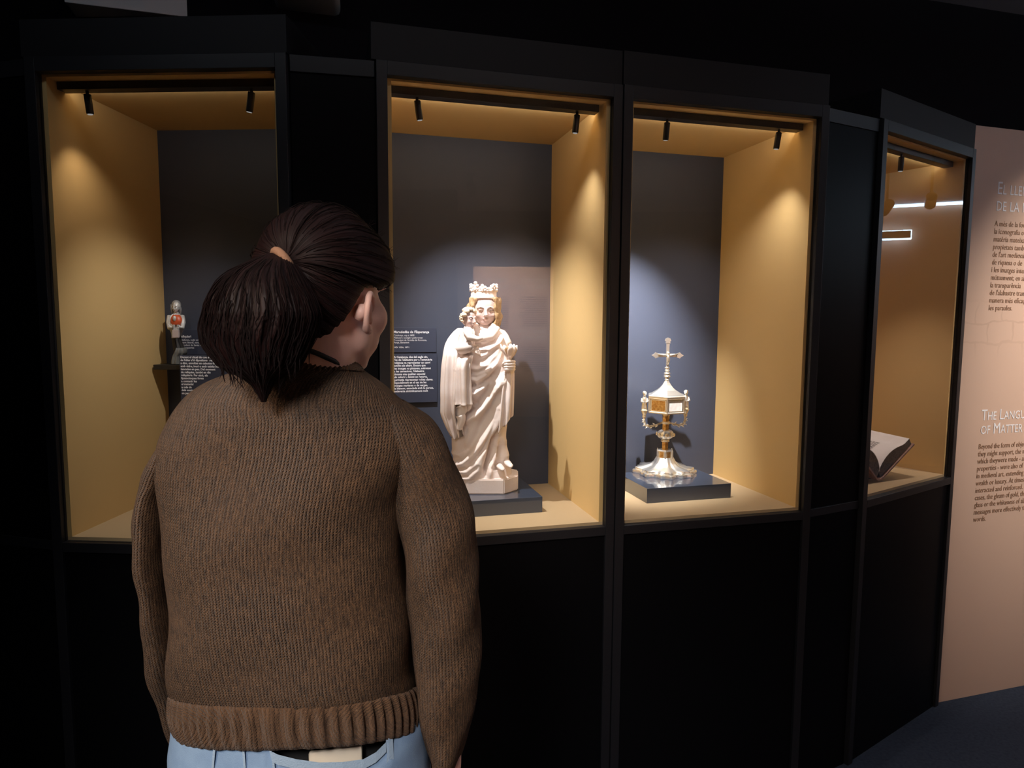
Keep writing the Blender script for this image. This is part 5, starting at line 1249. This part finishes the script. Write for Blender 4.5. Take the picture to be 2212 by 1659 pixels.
# hem rib with real ribs
rr_ = sag(pslab([(1480, 369, 907, YC, 0.1200), (1486, 365, 911, YC, 0.1240), (1515, 366, 916, YC, 0.1265), (1550, 372, 918, YC, 0.1265), (1568, 379, 918, YC, 0.1245), (1575, 384, 914, YC, 0.1205), (1590, 390, 909, YC, 0.112)][:6], 60, 640, 2.35, PI / 2))
c_ = rr_.mean(1); nv = rr_ - c_[:, None]; nv[..., 2] = 0; nv /= np.linalg.norm(nv, axis=2)[..., None]
nr_ = 62; ph = np.arange(640) * 2 * PI / 640 * nr_ + 0.5 * noise1(640, 31, 30)
prof = 0.0032 * np.tanh(1.8 * np.cos(ph))
rr_ = rr_ + nv * (prof[None] * np.sin(np.linspace(0.25, 2.9, 60))[:, None] + 0.0006 * noise1(640, 33, 4)[None])[..., None]
g = G(); g.loft(rr_, cap=False, uv=ring_uv(rr_)); obj('hem_rib', g, M['knit_rib'], sw, True)
# sleeves
srow = [(868, 838, 872, YC, 0.030), (880, 815, 893, YC, 0.045), (905, 800, 932, YC, 0.060), (940, 800, 958, YC, 0.068), (985, 812, 979, YC, 0.070), (1060, 845, 1002, YC, 0.069), (1130, 860, 1021, YC - 0.002, 0.068), (1220, 870, 1032, YC - 0.005, 0.066), (1310, 882, 1041, YC - 0.008, 0.064), (1400, 893, 1036, YC - 0.010, 0.060), (1500, 905, 1027, YC - 0.012, 0.054), (1590, 918, 1011, YC - 0.014, 0.046), (1640, 926, 996, YC - 0.015, 0.039), (1662, 934, 984, YC - 0.015, 0.034)]
R = soft(pslab(srow, 190, 120, 2.1, PI / 2), 8, 0.0030, 4, 3)
g = G(); g.loft(R, cap=False, uv=ring_uv(R)); obj('sleeve', g, M['knit'], sw, True)
srow = [(872, 392, 424, YC, 0.030), (890, 374, 445, YC, 0.046), (925, 354, 455, YC, 0.060), (980, 324, 450, YC, 0.068), (1020, 302, 435, YC, 0.070), (1060, 291, 415, YC, 0.070), (1130, 286, 405, YC, 0.068), (1200, 284, 400, YC, 0.066), (1300, 289, 408, YC + 0.015, 0.062), (1370, 304, 415, YC + 0.040, 0.058), (1470, 330, 425, YC + 0.080, 0.052), (1550, 357, 432, YC + 0.115, 0.046), (1605, 381, 445, YC + 0.135, 0.040)]
R = soft(pslab(srow, 190, 120, 2.1, PI / 2), 15, 0.0036, 5, 3)
g = G(); g.loft(R, cap=False, uv=ring_uv(R)); obj('sleeve', g, M['knit'], sw, True)
# collar rib
R = pslab([(806, 556, 786, YC + 0.002, 0.082), (794, 590, 776, YC + 0.003, 0.075), (780, 625, 765, YC + 0.005, 0.066), (772, 642, 757, YC + 0.006, 0.061), (769, 650, 750, YC + 0.006, 0.056), (776, 654, 746, YC + 0.006, 0.053)][::1][:5][::-1], 30, 420, 2.1, PI / 2)
c_ = R.mean(1); nv = R - c_[:, None]; nv[..., 2] = 0; nv /= np.linalg.norm(nv, axis=2)[..., None]
R = R + nv * ((0.0012 * np.tanh(1.6 * np.cos(np.arange(420) * 2 * PI / 420 * 60)))[None] * np.linspace(0.0, 1, 30)[:, None] + 0.0035 * np.sin(np.linspace(0.0, PI, 30))[:, None])[..., None]
R[..., 2] += 0.004 - 0.10 * (R[..., 1] - (YC - root[1])) 
g = G(); g.loft(R, cap=False, uv=ring_uv(R)); obj('collar', g, M['knit_rib'], sw, True)
# cord round the neck
g = G()
cp_ = [pp(x, y, Y) for x, y, Y in ((640, 748, 0.920), (668, 757, 0.908), (700, 770, 0.912), (728, 784, 0.930), (748, 800, 0.965), (745, 818, 1.03), (715, 835, 1.07), (675, 835, 1.075), (640, 815, 1.05), (622, 780, 1.0), (628, 756, 0.965))]
cp_ = np.array(cp_ + cp_[:1]); tt_ = np.linspace(0, len(cp_) - 1, 80)
g.tube(crom(np.arange(len(cp_)), cp_, tt_), 0.0036, 8, cap=False); obj('neck_cord', g, M['cord'], pe, True)

# --- jeans with gaping waistband, black top underneath, phone in the back
xc_ = (pp(385, 1600, YC)[0] + pp(923, 1600, YC)[0]) / 2; hwj = (pp(923, 1600, YC)[0] - pp(385, 1600, YC)[0]) / 2; hwj *= 0.985; hdj = 0.112
def ysurf(x, off=0.0):
    q = min(0.999, abs((x - xc_) / hwj)); return (YC - root[1]) - hdj * (1 - q ** 2.2) ** (1 / 2.2) - off
def on_back(px, py, off=0.0):
    Y = YC - hdj
    for _ in range(4):
        p = pp(px, py, Y); Y = ysurf(p[0], off) + root[1]
    return pp(px, py, Y)
tops = [(560, 1560), (585, 1622), (600, 1630), (640, 1640), (690, 1647), (740, 1646), (785, 1640), (812, 1625), (835, 1602), (850, 1560)]
txy = np.array([on_back(*q) for q in tops])
m_ = 260; aa = np.arange(m_) * 2 * PI / m_ + PI / 2
sxp = np.sign(np.cos(aa)) * np.abs(np.cos(aa)) ** (2 / 2.2); syp = np.sign(np.sin(aa)) * np.abs(np.sin(aa)) ** (2 / 2.2)
zside = 0.985; ztop = np.full(m_, zside)
for j in range(m_):
    x = xc_ + hwj * sxp[j]
    if syp[j] < 0 and txy[0][0] < x < txy[-1][0]: ztop[j] = np.interp(x, txy[:, 0], txy[:, 2])
rings = []
for t in np.linspace(0, 1, 26):
    z = ztop * (1 - t) + 0.80 * t
    kx = 1 + 0.05 * math.sin(t * 1.6); ky = 1 + 0.12 * math.sin(t * 2.2)
    rings.append(np.stack([xc_ + hwj * kx * sxp, (YC - root[1]) + hdj * ky * syp, z], 1))
R = soft(np.array(rings), 3, 0.0012, 3, 5)
g = G(); g.loft(R, cap=False)
for sx in (-1, 1):
    tub = []
    aa2 = np.arange(40) * 2 * PI / 40
    for z, rx, ry, cy in ((0.84, 0.098, 0.118, 0.0), (0.78, 0.094, 0.112, 0.0), (0.65, 0.086, 0.096, 0.0), (0.50, 0.074, 0.080, 0.0), (0.35, 0.068, 0.072, -0.012), (0.20, 0.062, 0.066, -0.018), (0.10, 0.058, 0.064, -0.02), (0.085, 0.060, 0.066, -0.02)):
        tub.append(np.stack([xc_ + sx * 0.093 + rx * np.cos(aa2), cy + ry * np.sin(aa2), np.full(40, z)], 1))
    g.loft(soft(np.array(tub), 5 + sx, 0.0015, 6, 3), cap=False)
je = obj('jeans', g, M['denim'], pe, True, label='light blue jeans')
def strap(name, pts, wpx, th, m, vertical=True):
    g = G(); A, B, A2, B2 = [], [], [], []
    for x, y in pts:
        d_ = (wpx / 2, 0) if vertical else (0, wpx / 2)
        A.append(on_back(x - d_[0], y - d_[1], 0.0005)); B.append(on_back(x + d_[0], y + d_[1], 0.0005)); A2.append(on_back(x - d_[0], y - d_[1], th + 0.004)); B2.append(on_back(x + d_[0], y + d_[1], th + 0.004))
    g.loft([[a, a2, b2, b] for a, b, a2, b2 in zip(A, B, A2, B2)]); return obj(name, g, m, je)
strap('waistband', [(588, 1635), (600, 1641), (640, 1651), (690, 1658), (740, 1657), (785, 1651), (812, 1636), (834, 1614)], 22, 0.0034, M['denim_seam'], False)
strap('seam', [(466, 1600), (462, 1625), (458, 1675)], 5, 0.0030, M['denim_seam'])
strap('seam', [(524, 1605), (527, 1640), (530, 1680)], 5, 0.0030, M['denim_seam'])
strap('seam', [(584, 1622), (590, 1645), (594, 1690)], 5, 0.0030, M['denim_seam'])
strap('seam', [(836, 1598), (838, 1630), (836, 1690)], 5, 0.0030, M['denim_seam'])
strap('belt_loop', [(843, 1590), (845, 1620), (846, 1640)], 10, 0.0050, M['denim_seam'])
R = np.array([np.stack([xc_ + (hwj - 0.020) * sxp, (YC - root[1]) + (hdj - 0.022) * syp, np.full(m_, z)], 1) for z in (1.06, 0.95, 0.86)])
g = G(); g.loft(R, cap=False); obj('undershirt', g, M['black_cloth'], pe, True)
for sx in (-1, 1):
    g = G(); rings = []
    for y, w_, h_, zc2 in ((-0.085, 0.018, 0.020, 0.050), (-0.075, 0.030, 0.034, 0.052), (-0.03, 0.037, 0.040, 0.056), (0.03, 0.040, 0.034, 0.050), (0.09, 0.045, 0.026, 0.042), (0.14, 0.040, 0.018, 0.034), (0.165, 0.020, 0.010, 0.028)):
        a2 = np.arange(24) * 2 * PI / 24; rings.append(np.stack([xc_ + sx * (0.095 + 0.05 * max(0, y)) + w_ * np.cos(a2), np.full(24, y), np.maximum(0.02, zc2 + h_ * np.sin(a2))], 1))
    g.loft(rings); so = obj('shoe', g, M['shoe'], pe, True)
    g = G(); pol = []
    for t in np.linspace(0, 2 * PI, 30, endpoint=False):
        y = 0.04 + 0.132 * math.sin(t); pol.append((xc_ + sx * (0.095 + 0.05 * max(0, y)) + (0.034 + 0.010 * math.sin(t)) * math.copysign(abs(math.cos(t)) ** 0.7, math.cos(t)), y))
    g.prism(pol, 0.0, 0.024); obj('sole', g, M['sole'], so)
# phone stuck in the waistband
pa_ = on_back(667, 1640, -0.010); pb_ = on_back(783, 1624, -0.010)
d_ = pb_ - pa_; L = np.linalg.norm(d_); d_ /= L; up = np.array([-d_[2], 0, d_[0]]); nn = np.cross(d_, up)
g = G(); g.obb((0, 0, 0), [d_, nn, up], (L / 2, 0.0045, 0.075), 0.0042)
o = obj('smartphone', g, M['phone'], None, True, sharp=0.5); o.location = (pa_ + pb_) / 2 + up * (-0.063) + root
tag(o, 'cream cased phone stuck upright in the back of the jeans', 'phone')
